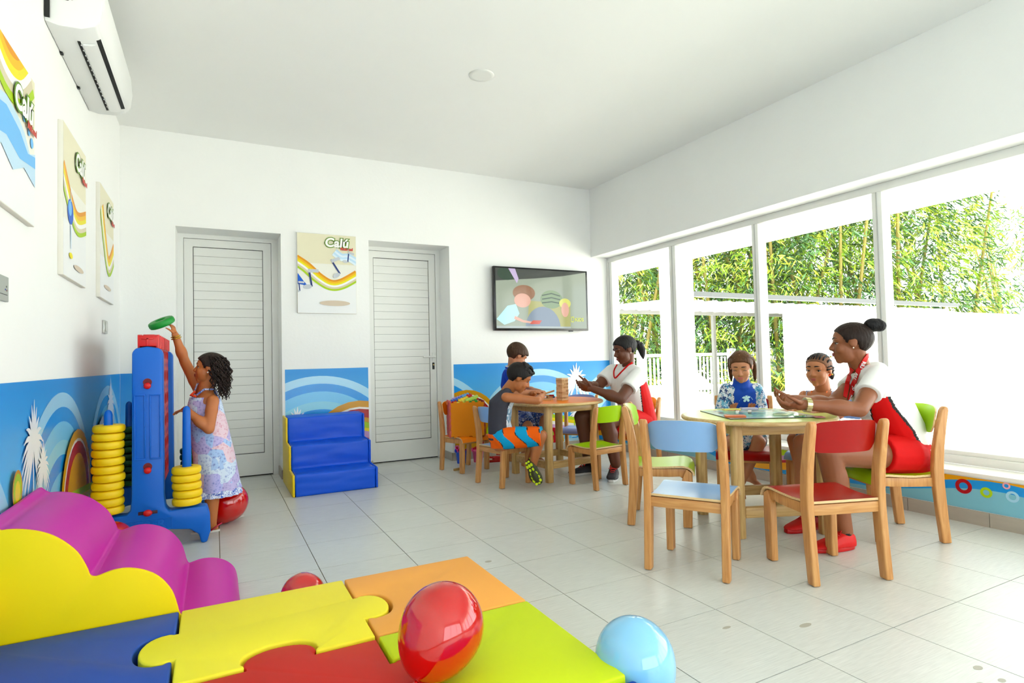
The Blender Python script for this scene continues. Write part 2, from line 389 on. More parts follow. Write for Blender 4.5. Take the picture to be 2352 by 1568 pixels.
# doors
M_DOOR = mat('white_door', (233, 234, 228), .4, .5, .015, 3)
M_GASK = mat('black_gasket', (25, 27, 28), .6)
def door(name, x0, x1, left_w, right_w, handle):
    fr = MB(); fr.box(x0, x0+left_w, 5.70, 5.76, 0, DZ); fr.box(x1-right_w, x1, 5.70, 5.76, 0, DZ); fr.box(x0+left_w, x1-right_w, 5.70, 5.76, 2.12, DZ)
    d = fr.struct(name, M_FRAME, smooth=0)
    a, b = x0+left_w+.003, x1-right_w-.003; s = .068
    leaf = MB(); leaf.box(a, a+s, 5.712, 5.755, .012, 2.117); leaf.box(b-s, b, 5.712, 5.755, .012, 2.117); leaf.box(a+s, b-s, 5.712, 5.755, 2.05, 2.117); leaf.box(a+s, b-s, 5.712, 5.755, .012, .205)
    lf = leaf.build('door_leaf', M_DOOR, d, smooth=0)
    MB().box(a+s, b-s, 5.735, 5.75, .205, 2.05).build('gasket', M_GASK, d, smooth=0)
    n = 24; h = (2.045-.21)/n
    sm = MB().box(0, b-a-2*s-.010, 0, .014, .0011, h-.0011).mesh('slat', M_DOOR, 0)
    for k in range(n):
        o = link('slat', sm, d); o.location = (a+s+.005, 5.719, .21+k*h)
    MB().box(a, b, 5.74, 5.75, 0, .012).build('threshold_gap', M_GASK, d, smooth=0)
    if handle:
        hx = b-.034
        MB().box(hx-.013, hx+.013, 5.705, 5.712, 1.0, 1.09).build('handle_plate', M_FRAME, d, bevel=.003)
        hd = MB().seg((hx, 5.712, 1.045), (hx, 5.672, 1.045), .009, .009, 10).tube([(hx+.008, 5.668, 1.045), (hx-.05, 5.668, 1.046), (hx-.12, 5.672, 1.044)], [.010, .009, .007], 10, flat=1.2)
        hd.build('door_handle', M_FRAME, d)
        k = MB().box(hx-.012, hx+.012, 5.704, 5.712, .915, .985).build('keyhole_plate', M_GASK, d, bevel=.010)
        MB().lathe([(.0, 0), (.008, 0), (.008, .006), (0, .006)], 12, (hx, 5.704, .962), M=Matrix.Rotation(math.pi/2, 4, 'X')).build('key_cylinder', mat('brass', (190, 170, 120), .3, metal=1.), k)
    return d
door('door_1', D1[0], D1[1], .045, .055, False)
door('door_2', D2[0]+.01, D2[1], .03, .05, True)
# ================================================================== outside
M_WHITE = mat('sunlit_white_render', (244, 243, 238), .8, .3, .02, 2)
MB().box(XW+.12, 40, -14, 40, -.25, -.08).struct('ground_terrace', mat('pale_terrace_paving', (226, 222, 212), .8, .3, .05, 2))
MB().box(XW+.12, 6.2, YR-3, 9.0, 2.4, 2.62).struct('roof_overhang', M_WHITE, smooth=0)
MB().box(6.0, 6.2, 6.19, 6.70, -.08, 2.4).struct('column_terrace', M_WHITE, bevel=.01)
MB().box(9.62, 19, 7.15, 7.35, -.08, 1.86).struct('wall_terrace', M_WHITE, smooth=0)
# canopy of corrugated sheet on posts
cp = thing('corrugated_canopy', 'long white corrugated canopy with a grey gutter, outside the window', 'canopy', (10, 8, -.08))
def canopy_sheet():
    b = MB(); nx = 260; x0, x1 = 6.5, 15.0; R = []
    for y, z in ((7.02, 1.865), (9.2, 1.93)):
        R.append((y, z))
    top = []; 
    for y, z in R: top.append([(x0+(x1-x0)*i/nx, y, z+.045*(math.sin(2*math.pi*i/10)+.3*math.sin(4*math.pi*i/10))) for i in range(nx+1)])
    v = top[0]+top[1]; b.add(v, [(i, i+1, nx+2+i, nx+1+i) for i in range(nx)])
    return b
canopy_sheet().build('corrugated_sheet', mat('white_corrugated_sheet', (240, 240, 238), .6, .3), cp, off=cp.location, recalc=False)
MB().box(6.5, 15, 6.9, 7.0, 1.955, 2.035).build('gutter', mat('grey_gutter', (70, 72, 70), .5), cp, off=cp.location)
M_POST = mat('grey_post', (120, 120, 116), .5)
for x, y in ((6.6, 8.6), (9.55, 9.0)): MB().box(x-.035, x+.035, y-.035, y+.035, -.08, 1.97).build('post', M_POST, cp, off=cp.location)
MB().box(6.5, 15, 8.5, 8.56, 1.80, 1.87).build('beam', M_POST, cp, off=cp.location)
# white picket fence
fn = thing('picket_fence', 'white picket fence with square posts behind the sun loungers', 'fence', (12, 11.6, -.08))
M_PICK = mat('fence_white', (243, 243, 240), .5, .4, .02)
pk = MB().box(-.022, .022, -.012, .012, 0, 1.0).mesh('picket', M_PICK, 0)
x = 6.5; k = 0
while x < 21:
    if k % 12 == 0: MB().box(x-.09, x+.09, 11.52, 11.7, -.08, 1.16).build('post', M_PICK, fn, off=fn.location, bevel=.012)
    else:
        o = link('picket', pk, fn); o.location = (x-12, 0, 0.02)
    x += .135; k += 1
for z0, z1 in ((.97, 1.05), (.10, .17)): MB().box(6.5, 21, 11.57, 11.63, z0, z1).build('rail', M_PICK, fn, off=fn.location)
# sun loungers on the terrace
M_LNG = mat('white_resin', (240, 238, 230), .5, .4, .02)
M_SLING = mat('cream_sling', (226, 218, 200), .8, .2, .05, 30)
def lounger():
    t = thing('sun_lounger', 'x', 'sun lounger', group='sun loungers on the terrace')
    for s in (-1, 1): MB().box(s*.30-.03, s*.30+.03, 0, 1.9, .28, .34).build('side_rail', M_LNG, t, bevel=.01)
    for s in (-1, 1):
        for y in (.2, 1.6): MB().tube([(s*.30, y, .29), (s*.31, y+(.06 if y > 1 else -.06), 0)], [.03, .025], 8).build('leg', M_LNG, t)
    MB().box(-.28, .28, .02, 1.2, .335, .35).build('sling_seat', M_SLING, t)
    b = MB().box(-.28, .28, 0, .75, 0, .02).xf(Matrix.Translation((0, 1.2, .345)) @ Matrix.Rotation(math.radians(38), 4, 'X')); b.build('sling_back', M_SLING, t)
    for s in (-1, 1): MB().tube([(s*.30, 1.2, .34), (s*.30, 1.82, .84)], .026, 8).build('back_rail', M_LNG, t)
    for s in (-1, 1): MB().tube([(s*.33, .9, .34), (s*.34, .95, .52), (s*.34, 1.35, .54), (s*.33, 1.4, .4)], .022, 8).build('armrest', M_LNG, t)
    return t
lg = lounger()
for k, (x, y, a, lb) in enumerate([(8.7, 9.45, 78, 'white sun lounger outside, just left of the head of the girl in blue'), (7.3, 10.5, 88, 'white sun lounger outside, behind the ponytail of the seated woman'),
                                   (11.4, 9.75, 80, 'white sun lounger outside, nearest the white terrace wall'), (9.9, 10.8, 80, 'white sun lounger outside, close against the picket fence')]):
    o = lg if k == 0 else copy_tree(lg); o.location = (x, y, -.08); o.rotation_euler = (0, 0, math.radians(a)); o['label'] = lb
# bamboo behind the terrace
M_CULM = mat('bamboo_culm', (120, 108, 52), .45, .4, .2, 3)
M_LEAF = mat('bamboo_leaf', (102, 130, 40), .55, .3, .35, 1.2)
M_LEAF2 = mat('bamboo_leaf_dark', (50, 82, 38), .6, .3, .35, 1.2)
M_LEAF3 = mat('bamboo_leaf_pale', (146, 158, 60), .55, .3, .3, 1.2)
rng = np.random.default_rng(5)
def bamboo(px, t, h, wid, n, lb, dens=1.):
    base = P(px, 812, t); base.z = -.08
    root = thing('bamboo_clump', lb, 'bamboo', base, 0, 'bamboo clumps beyond the fence')
    for k in range(5):
        a = rng.uniform(0, 6.28); r = rng.uniform(.1, wid*.35); lean = rng.uniform(.1, .32); b0 = Vector((r*math.cos(a), r*math.sin(a), 0)); d = Vector((math.cos(a)*lean, math.sin(a)*lean, 1))
        hh = h*rng.uniform(.7, .95)
        MB().tube([b0+d*hh*q/6+Vector((math.cos(a), math.sin(a), 0))*(.10*(q/6)**2*hh*lean) for q in range(7)], [.055, .052, .05, .045, .04, .03, .015], 7).build('culm', M_CULM, root)
    # leaf sprays: drooping fans of narrow leaves
    ns = int(n); c = np.empty((ns, 3))
    th = rng.uniform(0, 6.28, ns); rr = wid*np.sqrt(rng.uniform(.1, 1, ns)); c[:, 2] = h*rng.uniform(.02, 1.0, ns)
    taper = np.clip(1.15-.45*(c[:, 2]/h)**2, .3, 1.1); c[:, 0] = rr*np.cos(th)*taper; c[:, 1] = rr*np.sin(th)*taper
    V = []; Fc = []; Mi = []
    for q in range(ns):
        ou = np.array([c[q, 0], c[q, 1], 0]); ou = ou/(np.linalg.norm(ou)+1e-6); mi = int(rng.choice([0, 0, 1, 1, 2]))
        for w in range(11):
            a = rng.uniform(-1.3, 1.3); ca, sa = math.cos(a), math.sin(a)
            d = np.array([ou[0]*ca-ou[1]*sa, ou[0]*sa+ou[1]*ca, rng.uniform(-1.5, .1)]); d /= np.linalg.norm(d)
            sd = np.cross(d, rng.normal(size=3)); sd /= np.linalg.norm(sd)
            L = rng.uniform(.17, .32); wd = L*.085; p0 = c[q]+rng.normal(size=3)*.12; o = len(V)
            V += [p0, p0+d*L*.4+sd*wd, p0+d*L+np.array([0, 0, -.05*L]), p0+d*L*.4-sd*wd]; Fc.append((o, o+1, o+2, o+3)); Mi.append(mi)
    me = bpy.data.meshes.new('leaves'); me.from_pydata([tuple(v) for v in V], [], Fc)
    for m in (M_LEAF, M_LEAF2, M_LEAF3): me.materials.append(m)
    me.polygons.foreach_set('material_index', Mi); me.update()
    o = link('leaves', me, root); o['kind'] = 'stuff'
spec = [(1432, 17.5, 7.2, 1.7, 900, 'bamboo clump seen through the narrow pane by the corner'), (1560, 18.5, 7.5, 1.7, 900, 'bamboo clump half hidden by the white terrace column'),
        (1668, 17.5, 7.6, 1.7, 1000, 'bamboo clump behind the head of the girl in blue'), (1800, 17.0, 7.8, 1.8, 1100, 'bamboo clump seen left in the third window pane'),
        (1925, 17.0, 8.2, 1.8, 1100, 'bamboo clump above the bun of the seated woman'), (2060, 17.0, 8.6, 1.7, 1000, 'bamboo clump just right of the widest mullion'),
        (2180, 17.5, 8.2, 1.35, 700, 'tall bamboo clump at the thin right end of the grove'), (2335, 22, 6.6, 1.5, 420, 'sparse pale shrub far right above the terrace wall'),
        (1490, 19.5, 5.2, 1.6, 600, 'low dark bamboo clump behind the fence at left'), (1760, 19.5, 5.4, 1.8, 700, 'low dark bamboo clump behind the fence beside the grey post')]
for s_ in spec: bamboo(*s_)
# ================================================================== furniture
M_BEECH = wood('beech_wood', (192, 130, 70), (216, 160, 98))
M_BEECHX = wood('beech_wood_rail', (192, 130, 70), (218, 164, 102), 0)
M_PLY = wood('plywood_edge', (214, 176, 120), (238, 208, 158), 0, 14)
M_PINE = wood('pine_wood', (190, 148, 86), (218, 182, 120))
M_PINEX = wood('pine_wood_rail', (190, 148, 86), (220, 184, 122), 0)
M_GLIDE = mat('felt_glide', (205, 205, 205), .7)
LAM = {'red': mat('red_laminate', (158, 4, 26), .30, .35), 'blue': mat('light_blue_laminate', (146, 182, 226), .28, .45), 'green': mat('lime_laminate', (170, 212, 58), .30, .4), 'orange': mat('orange_laminate', (240, 134, 24), .42, .3), 'violet': mat('violet_blue_laminate', (138, 150, 205), .33)}
def chair_meshes():
    """beech chair, total height .705, rear posts at y=0, facing +y"""
    G = {}
    # rear post: side outline in the y-z plane
    ctr = [(-.022, 0), (-.008, .15), (.004, .30), (.006, .38), (-.002, .48), (-.022, .60), (-.040, .68)]
    hw = [.023, .025, .027, .027, .026, .023, .019]
    fr = [(y+w, z) for (y, z), w in zip(ctr, hw)]; bk = [(y-w, z) for (y, z), w in zip(ctr, hw)]
    tip = [(-.032, .697), (-.044, .704), (-.057, .697)]
    poly = fr+tip+bk[::-1]
    for s in (-1, 1):
        G['post', s] = MB().prism(poly, s*.175-.017, s*.175+.017, 'x').mesh('rear_post', M_BEECH, 40, .007, 3)
        leg = [(.275, 0), (.325, 0), (.335, .20), (.333, .318), (.30, .338), (.285, .30), (.275, .27)]
        G['leg', s] = MB().prism(leg, s*.160-.017, s*.160+.017, 'x').mesh('front_leg', M_BEECH, 40, .006, 3)
        rail = [(.015, .288), (.20, .288), (.265, .292), (.295, .268), (.30, .27), (.30, .338), (.20, .336), (.12, .332), (.015, .335)]
        b = MB().prism(rail, -.011, .011, 'x'); b.xf(Matrix.Translation((s*.164, 0, 0)) @ Matrix.Rotation(s*math.radians(2.2), 4, 'Z'))
        G['side', s] = b.mesh('side_rail', M_BEECH, 40, .004, 2)
    G['rear_rail'] = MB().box(-.165, .165, -.012, .012, .290, .336).mesh('rear_rail', M_BEECHX, 40, .003)
    G['front_rail'] = MB().box(-.15, .15, .292, .314, .285, .338).mesh('front_rail', M_BEECHX, 40, .003)
    for c, m in LAM.items():
        prof = [(-.012, .352), (.05, .348), (.12, .346), (.19, .350), (.25, .356), (.285, .357), (.31, .352), (.33, .341), (.343, .324), (.349, .305)]
        nx = 6; b = MB(); th = .011
        def wd(y): return .162+.02*min(1, max(0, y/.3))
        for side, dz in ((0, 0), (1, -th)):
            pts = []
            for k, (y, z) in enumerate(prof):
                a, q = prof[max(k-1, 0)], prof[min(k+1, len(prof)-1)]; t = Vector((q[0]-a[0], q[1]-a[1])).normalized(); n = Vector((-t.y, t.x))
                for i in range(nx+1): pts.append(((2*i/nx-1)*wd(y), y+n.x*dz, z+n.y*dz))
            f = [(k*(nx+1)+i, k*(nx+1)+i+1, (k+1)*(nx+1)+i+1, (k+1)*(nx+1)+i) for k in range(len(prof)-1) for i in range(nx)]
            b.add(pts, f, 0 if side == 0 else 1)
        n0 = len(prof)*(nx+1)
        edge = [i for i in range(nx+1)]+[k*(nx+1)+nx for k in range(1, len(prof))]+[(len(prof)-1)*(nx+1)+i for i in range(nx-1, -1, -1)]+[k*(nx+1) for k in range(len(prof)-2, 0, -1)]
        for q in range(len(edge)): i, j = edge[q], edge[(q+1) % len(edge)]; b.f.append((i, j, j+n0, i+n0)); b.m.append(1)
        G['seat', c] = b.mesh('seat', [m, M_PLY], 50)
        # backrest: bowed panel with rounded lower corners
        b = MB(); nu, nv = 18, 6; th = .010
        def sh(u, v):   # u -1..1, v 0..1
            x = u*.165; e = max(0, abs(u)-.72)/.28
            z0 = .560+.040*e**2.2; z1 = .703-.020*e**1.5-.0*(1-abs(u))
            z1 = .690+.014*(1-u*u)-.016*e**2; z = z0+(z1-z0)*v
            y = .010-.046*(1-u*u) - (z-.56)*.22
            return x, y, z
        for d in (0, th):
            b.add([(lambda p: (p[0], p[1]+d, p[2]))(sh(2*i/nu-1, j/nv)) for j in range(nv+1) for i in range(nu+1)],
                  [(j*(nu+1)+i, j*(nu+1)+i+1, (j+1)*(nu+1)+i+1, (j+1)*(nu+1)+i) for j in range(nv) for i in range(nu)], 0)
        n0 = (nu+1)*(nv+1)
        edge = [i for i in range(nu+1)]+[j*(nu+1)+nu for j in range(1, nv+1)]+[nv*(nu+1)+i for i in range(nu-1, -1, -1)]+[j*(nu+1) for j in range(nv-1, 0, -1)]
        for q in range(len(edge)): i, j = edge[q], edge[(q+1) % len(edge)]; b.f.append((i, j, j+n0, i+n0)); b.m.append(1)
        G['back', c] = b.mesh('backrest', [m, M_PLY], 50)
    G['glide'] = MB().lathe([(.0, 0), (.011, 0), (.011, .004), (0, .004)], 10).mesh('glide', M_GLIDE, 40)
    return G
CG = chair_meshes()
def chair(color, loc, face, label, scale=1., group=None):
    t = thing('child_chair', label, 'chair', (loc[0], loc[1], 0), math.atan2(-face[0], face[1]), group); t.scale = (scale,)*3
    for s in (-1, 1):
        p = link('rear_post', CG['post', s], t); g = link('glide', CG['glide'], p); g.location = (s*.175, -.022, -.0005)
        p = link('front_leg', CG['leg', s], t); g = link('glide', CG['glide'], p); g.location = (s*.160, .30, -.0005)
        link('side_rail', CG['side', s], t)
    link('rear_rail', CG['rear_rail'], t); link('front_rail', CG['front_rail'], t)
    link('seat', CG['seat', color], t); link('backrest', CG['back', color], t)
    for ch in t.children_recursive: ch.location.z += .002
    return t
GN, GF = 'chairs around the near board game table', 'chairs around the far orange table'
chair('red', (2.451, 1.600), (.318, .948), 'empty red child chair turned towards the board game table', 1., GN)
chair('blue', (1.919, 2.010), (.852, .524), 'empty light blue child chair with its back to the viewer', 1., GN)
chair('green', (2.331, 2.860), (.714, -.70), 'empty lime chair seen side-on behind the light blue chair', 1., GN)
chair('red', (3.320, 2.880), (-.75, -.66), 'red child chair under the girl in the blue rash top', 1., GN)
chair('blue', (3.66, 2.40), (-.99, -.08), 'light blue child chair under the girl with cornrow braids', 1., GN)
chair('green', (3.411, 1.816), (-.89, .46), 'lime child chair under the woman with the red lanyard', 1., GN)
S_ = .89
chair('orange', (2.00, 5.05), (.27, -.96), 'orange child chair carrying the foam box of building bricks', S_, GF)
chair('blue', (1.955, 4.19), (.975, .22), 'light blue child chair under the boy in the tank top', S_, GF)
chair('green', (2.69, 3.625), (-.14, .99), 'empty lime child chair at the orange table, facing away', S_, GF)
chair('green', (2.72, 5.02), (-.08, -1), 'lime child chair under the boy in the blue polo', S_, GF)
chair('orange', (3.50, 4.17), (-.98, -.2), 'orange child chair under the woman beside the block tower', S_, GF)
chair('violet', (3.28, 4.86), (-.75, -.66), 'empty violet-blue child chair at the far side of the orange table', S_, GF)
def table(loc, ang, top_mat, label, r=.43, half=.245):
    t = thing('round_table', label, 'table', (loc[0], loc[1], 0), ang, 'round children tables')
    H = .64
    prof = [(0, H-.026), (r-.012, H-.026), (r-.003, H-.022), (r, H-.013), (r-.003, H-.004), (r-.010, H-.001), (0, H-.001)]
    tp = MB().lathe(prof, 64).build('table_top', wood('pine_edge', (205, 168, 108), (228, 198, 142), 0, 5), t, 50)
    MB().lathe([(0, H-.0012), (r-.012, H-.0012), (r-.012, H), (0, H)], 64).build('laminate_surface', top_mat, tp, 40)
    lg = MB().prism([(-.03, -.018), (-.018, -.03), (.018, -.03), (.03, -.018), (.03, .018), (.018, .03), (-.018, .03), (-.03, .018)], 0, H-.026, 'z').mesh('leg', M_PINE, 30, .003)
    for sx in (-1, 1):
        for sy in (-1, 1):
            o = link('leg', lg, t); o.location = (sx*half, sy*half, .001)
    for k in range(4):
        M = Matrix.Rotation(k*math.pi/2, 4, 'Z')
        MB().box(-half+.03, half-.03, half-.012, half+.012, H-.086, H-.026).xf(M).build('apron', M_PINEX, t, bevel=.003)
        MB().box(-half+.03, half-.03, half-.02, half+.02, .108, .165).xf(M).build('stretcher', M_PINEX, t, bevel=.006)
    return t
M_TOPO = mat('orange_table_laminate', (246, 138, 36), .42, .22); M_TOPG = mat('lime_table_laminate', (212, 224, 130), .25)
table((2.855, 2.383), math.radians(-22.9), M_TOPG, 'round pine table with a pale lime top carrying the board game')
table((2.610, 4.290), math.radians(6), M_TOPO, 'round pine table with an orange top carrying the block tower')
# ------------------------------------------------------------------ soft play steps by the wall
M_VB = mat('blue_vinyl', (6, 92, 212), .42, .35, .05, 4, bump=.25, bscale=7); M_VY = mat('yellow_vinyl', (236, 206, 20), .4, .5, .04, 4, bump=.12, bscale=6)
st = thing('soft_play_steps', 'blue three-step soft play block with yellow sides against the wall', 'soft steps', (.836, 4.95, 0))
prof = [(4.625, .0), (4.625, .165), (4.85, .172), (4.85, .355), (5.07, .362), (5.07, .560), (5.30, .565), (5.30, 0)]
wrinkle(MB().prism(prof, .530, 1.140, 'x').build('step_body', M_VB, st, 40, .012, 3, off=st.location), .006, (3.5, 11, 11), 12)
for x0, x1, mm in ((.512, .530, M_VY), (1.140, 1.158, M_VB)): MB().prism(prof, x0, x1, 'x').build('side_panel', mm, st, 40, .008, 3, off=st.location)
MB().box(.515, 1.155, 4.632, 5.29, 0, .008).build('base_sheet', mat('black_base', (20, 22, 30), .6), st, off=st.location)
# ------------------------------------------------------------------ purple wave steps
M_PU = mat('magenta_vinyl', (200, 64, 162), .42, .3, .04, 3, bump=.1, bscale=5)
M_VY2 = mat('yellow_vinyl_face', (250, 218, 0), .5, .2, .02, 3, bump=.06, bscale=4)
def wave():
    pts = [(-.648, 0), (-.648, .486), (-.60, .500), (-.547, .495), (-.492, .476), (-.447, .445), (-.405, .398), (-.380, .345), (-.371, .318), (-.358, .311), (-.345, .313), (-.304, .323), (-.258, .320), (-.208, .300), (-.169, .268), (-.137, .219), (-.122, .170), (-.117, .147)]
    pts += [(-.108, .128), (-.095, .129), (-.06, .136), (-.02, .134), (.02, .122), (.055, .098), (.078, .065), (.088, .02), (.089, 0)]
    # refine
    out = []
    n = len(pts)
    for i in range(1, n-2):
        p0, p1, p2, p3 = [np.array(pts[k]) for k in (i-1, i, i+1, i+2)]
        for q in range(4):
            t = q/4
            v = .5*((2*p1)+(-p0+p2)*t+(2*p0-5*p1+4*p2-p3)*t*t+(-p0+3*p1-3*p2+p3)*t**3); out.append((float(v[0]), max(0, float(v[1]))))
    return [pts[0]]+out+[pts[-2], pts[-1]]
wv = thing('wave_steps', 'magenta topped soft play wave block with a yellow side', 'soft block', (-.28, 2.66, 0))
wp = wave()
wrinkle(MB().prism(wp, 2.372, 2.965, 'y').build('wave_body', M_PU, wv, 40, off=wv.location), .0025, (9, 2.5, 9), 10)
MB().prism(wp, 2.357, 2.372, 'y').build('side_panel', M_VY2, wv, 40, .005, 2, off=wv.location)
MB().prism(wp, 2.965, 2.98, 'y').build('side_panel', M_PU, wv, 40, .005, 2, off=wv.location)
# ------------------------------------------------------------------ puzzle mats
ZM = .15; X0, X1, X2, X3 = -.655, -.112, .443, .977; Y0, Y1, Y2 = 1.257, 1.815, 2.352; G_ = .004
def tabpts(a, b, depth, w, n=14):
    """points of a rounded puzzle tab bulging to the left of a->b, centred"""
    a, b = Vector((*a, 0)), Vector((*b, 0)); d = (b-a).normalized(); q = Vector((-d.y, d.x, 0)); m = (a+b)/2; out = []
    out.append(m-d*(w*.46)); out.append(m-d*(w*.46)+q*depth*.12)
    for i in range(n+1):
        th = math.pi*(1-i/n); out.append(m+d*(w*.5*math.cos(th))+q*(depth*(.22+.78*math.sin(th)**.8)))
    out.append(m+d*(w*.46)+q*depth*.12); out.append(m+d*(w*.46))
    return [(p.x, p.y) for p in out]
def side(a, b, kind, w=.20, depth=.10, shift=0.):
    """edge from a to b of an outline walked clockwise: kind 0 straight, 1 tab out, -1 hole"""
    if kind == 0: return [a]
    a_, b_ = Vector((*a, 0)), Vector((*b, 0)); m = (a_+b_)/2+(b_-a_).normalized()*shift; d = (b_-a_).normalized()
    if kind > 0: return [a]+tabpts((m-d).to_tuple()[:2], (m+d).to_tuple()[:2], depth, w)
    r = tabpts((m+d).to_tuple()[:2], (m-d).to_tuple()[:2], depth+.006, w+.012)
    return [a]+r[::-1]
def puzzle(name, x0, x1, y0, y1, kinds, m, label, z=ZM):
    """kinds: left(up), top, right(down), bottom"""
    x0 += G_; x1 -= G_; y0 += G_; y1 -= G_
    c = [(x0, y0), (x0, y1), (x1, y1), (x1, y0)]; pts = []
    for k in range(4):
        kk = kinds[k]; kk = kk if isinstance(kk, tuple) else (kk, 0.)
        pts += side(c[k], c[(k+1) % 4], kk[0], shift=kk[1])
    me_b = MB().prism(pts, .002, z, 'z')
    o = me_b.top('puzzle_mat', m, label, 'mat', 'padded puzzle mats in the foreground', smooth=40, bevel=.011, bseg=3)
    return o
VC = {k: mat(k+'_mat_vinyl', c, .5, .22, .03, 3, bump=.05, bscale=6) for k, c in {'blue': (52, 84, 165), 'yellow': (247, 231, 88), 'red': (200, 58, 52), 'orange': (246, 176, 98), 'lime': (204, 222, 66), 'royal': (28, 66, 160)}.items()}
puzzle('m', X0, X1, Y1, Y2, (0, 0, (-1, .02), 0), VC['blue'], 'blue puzzle mat in the bottom left corner against the yellow wave side')
puzzle('m', X1, X2, Y1, Y2, ((1, -.02), 0, (1, .03), (-1, 0.)), VC['yellow'], 'yellow puzzle mat with rounded tabs on both sides')
puzzle('m', X2, X3, Y1, Y2, ((-1, -.03), 0, 0, 0), VC['orange'], 'orange puzzle mat at the far right corner of the mats')
puzzle('m', X1, X2, Y0, Y1, (0, (1, 0.), (1, -.02), 0), VC['red'], 'red puzzle mat with a tab fitted into the yellow mat', ZM-.006)
puzzle('m', X2, X3, Y0, Y1, ((-1, .02), 0, 0, 0), VC['lime'], 'lime puzzle mat under the big red balloon')
puzzle('m', X2, X3+.02, Y0-.56, Y0, (0, 0, 0, 0), VC['royal'], 'royal blue puzzle mat cut off at the bottom edge beside the lime mat', ZM-.012)
# ------------------------------------------------------------------ balloons
M_BR = mat('red_balloon_latex', (196, 14, 22), .08, .6, .03, 3, coat=.6); M_BB = mat('sky_blue_balloon_latex', (146, 205, 242), .08, .6, .02, 3, coat=.6)
def balloon(c, r, ax, m, label, long=1.06, knot=True):
    """pear-shaped balloon, neck along ax from its centre c"""
    ax = Vector(ax).normalized(); M = Vector((0, 0, -1)).rotation_difference(ax).to_matrix().to_4x4()
    prof = []
    for i in range(1, 30):
        th = math.pi*i/30; z = math.cos(th); s = math.sin(th)
        zz = -z*r*long if z < 0 else -z*r*long*1.14
        prof.append((r*s*(1-.10*max(0, z)**1.2), zz))
    prof = [(0.0005, -r*long*1.14)]+prof+[(0.0005, r*long)]
    t = thing('balloon', label, 'balloon', c, 0, 'balloons lying about')
    MB().lathe(prof, 40, M=M).build('envelope', m, t, 170)
    k = Vector((0, 0, -r*long*1.14))
    MB().lathe([(.004, 0), (.007, -.006), (.005, -.012), (.012, -.024), (.010, -.025), (.001, -.014)], 14, M=M @ Matrix.Translation(k)).build('knot', m, t, 60)
    return t
c = P(1014, 1446, 1.56)
balloon((c.x, c.y, ZM+.126), .114, (-.55, -.30, -.60), M_BR, 'big shiny red balloon resting on the lime mat')
c = P(1459, 1515, 1.66)
balloon((c.x, c.y, .124), .114, (.2, -.3, -.9), M_BB, 'sky blue balloon on the floor beside the lime mat')
c = P(697, 1366, 2.275); bl_ = balloon((c.x, c.y+.02, .084), .082, (.6, .5, -.2), M_BR, 'small red balloon peeping out behind the yellow mat')
c = P(523, 1166, 3.66); balloon((c.x, c.y, .128), .118, (-.55, .1, -.55), M_BR, 'red balloon behind the sandals of the standing girl')
c = P(258, 1215, 3.02); balloon((c.x, c.y, .10), .095, (.3, .5, -.5), M_BR, 'red balloon wedged between the wave block and the game stand')
# ================================================================== printed wall vinyl
def sky_print():
    m = bpy.data.materials.new('sky_print'); m.use_nodes = True; nt = m.node_tree; N = nt.nodes; L = nt.links; b = N['Principled BSDF']
    g = N.new('ShaderNodeNewGeometry'); sp = N.new('ShaderNodeSeparateXYZ'); L.new(g.outputs['Position'], sp.inputs[0])
    r = N.new('ShaderNodeValToRGB'); r.color_ramp.elements[0].position = .08; r.color_ramp.elements[0].color = lin((168, 216, 240)); r.color_ramp.elements[1].position = .92; r.color_ramp.elements[1].color = lin((44, 150, 226))
    e = r.color_ramp.elements.new(.55); e.color = lin((96, 188, 242))
    L.new(sp.outputs[2], r.inputs[0]); L.new(r.outputs[0], b.inputs['Base Color']); b.inputs['Roughness'].default_value = .3; b.inputs['Specular IOR Level'].default_value = .3
    return m
M_SKY = sky_print()
VP = {k: mat('vinyl_'+k, c, .22, .5, .02) for k, c in {'pale': (172, 218, 242), 'mid': (60, 152, 226), 'light': (126, 200, 240), 'aqua': (150, 214, 234), 'ochre': (206, 150, 46), 'cream': (242, 240, 232), 'red': (172, 30, 44), 'lime': (172, 206, 48), 'yellow': (240, 216, 70), 'white': (245, 248, 250), 'mauve': (206, 160, 206), 'orange': (228, 164, 60), 'pink': (240, 176, 190)}.items()}
def arches(A, u, v=.11, k=1.):
    for ro, ri, m in ((.78, .71, 'pale'), (.71, .64, 'mid'), (.64, .55, 'light'), (.55, .48, 'aqua'), (.48, .40, 'mid'), (.40, .0, 'light')): A.ring(u, v, ro*k, ri*k, VP[m])
def hill(A, u, v, R):
    for f, m in ((1, 'ochre'), (.87, 'cream'), (.83, 'red'), (.66, 'ochre'), (.60, 'ochre')): A.disc(u, v, R*f, VP[m])
def palm(A, u, v, s):
    A.band([(u, v-s*.9), (u+.02*s, v-s*.4), (u, v)], [.05*s, .04*s, .03*s], VP['white'])
    for a, L in [(88+g*(11+.6*abs(g)), .62-.008*abs(g)) for g in range(-9, 10)]:
        a = math.radians(a); pts = []; w = []
        for i in range(6):
            q = i/5; x = u+math.cos(a)*L*s*q; y = v+math.sin(a)*L*s*q-.42*s*q*q*abs(math.cos(a)); pts.append((x, y)); w.append(s*(.010+.075*math.sin(math.pi*min(1, q*1.05))))
        A.band(pts, w, VP['white'])
def base_(A, r):
    A.k = 0; A.poly([(r[0], r[2]), (r[1], r[2]), (r[1], r[3]), (r[0], r[3])], M_SKY)
def lower(A, u0, u1, z0):
    """ribbons and rings low on the print"""
    for k, m in enumerate(('lime', 'yellow', 'cream', 'mauve', 'red')):
        A.band([(u0+(u1-u0)*i/16, z0+.05*math.sin(5*i/16+.4)-.036*k) for i in range(17)], .036, VP[m])
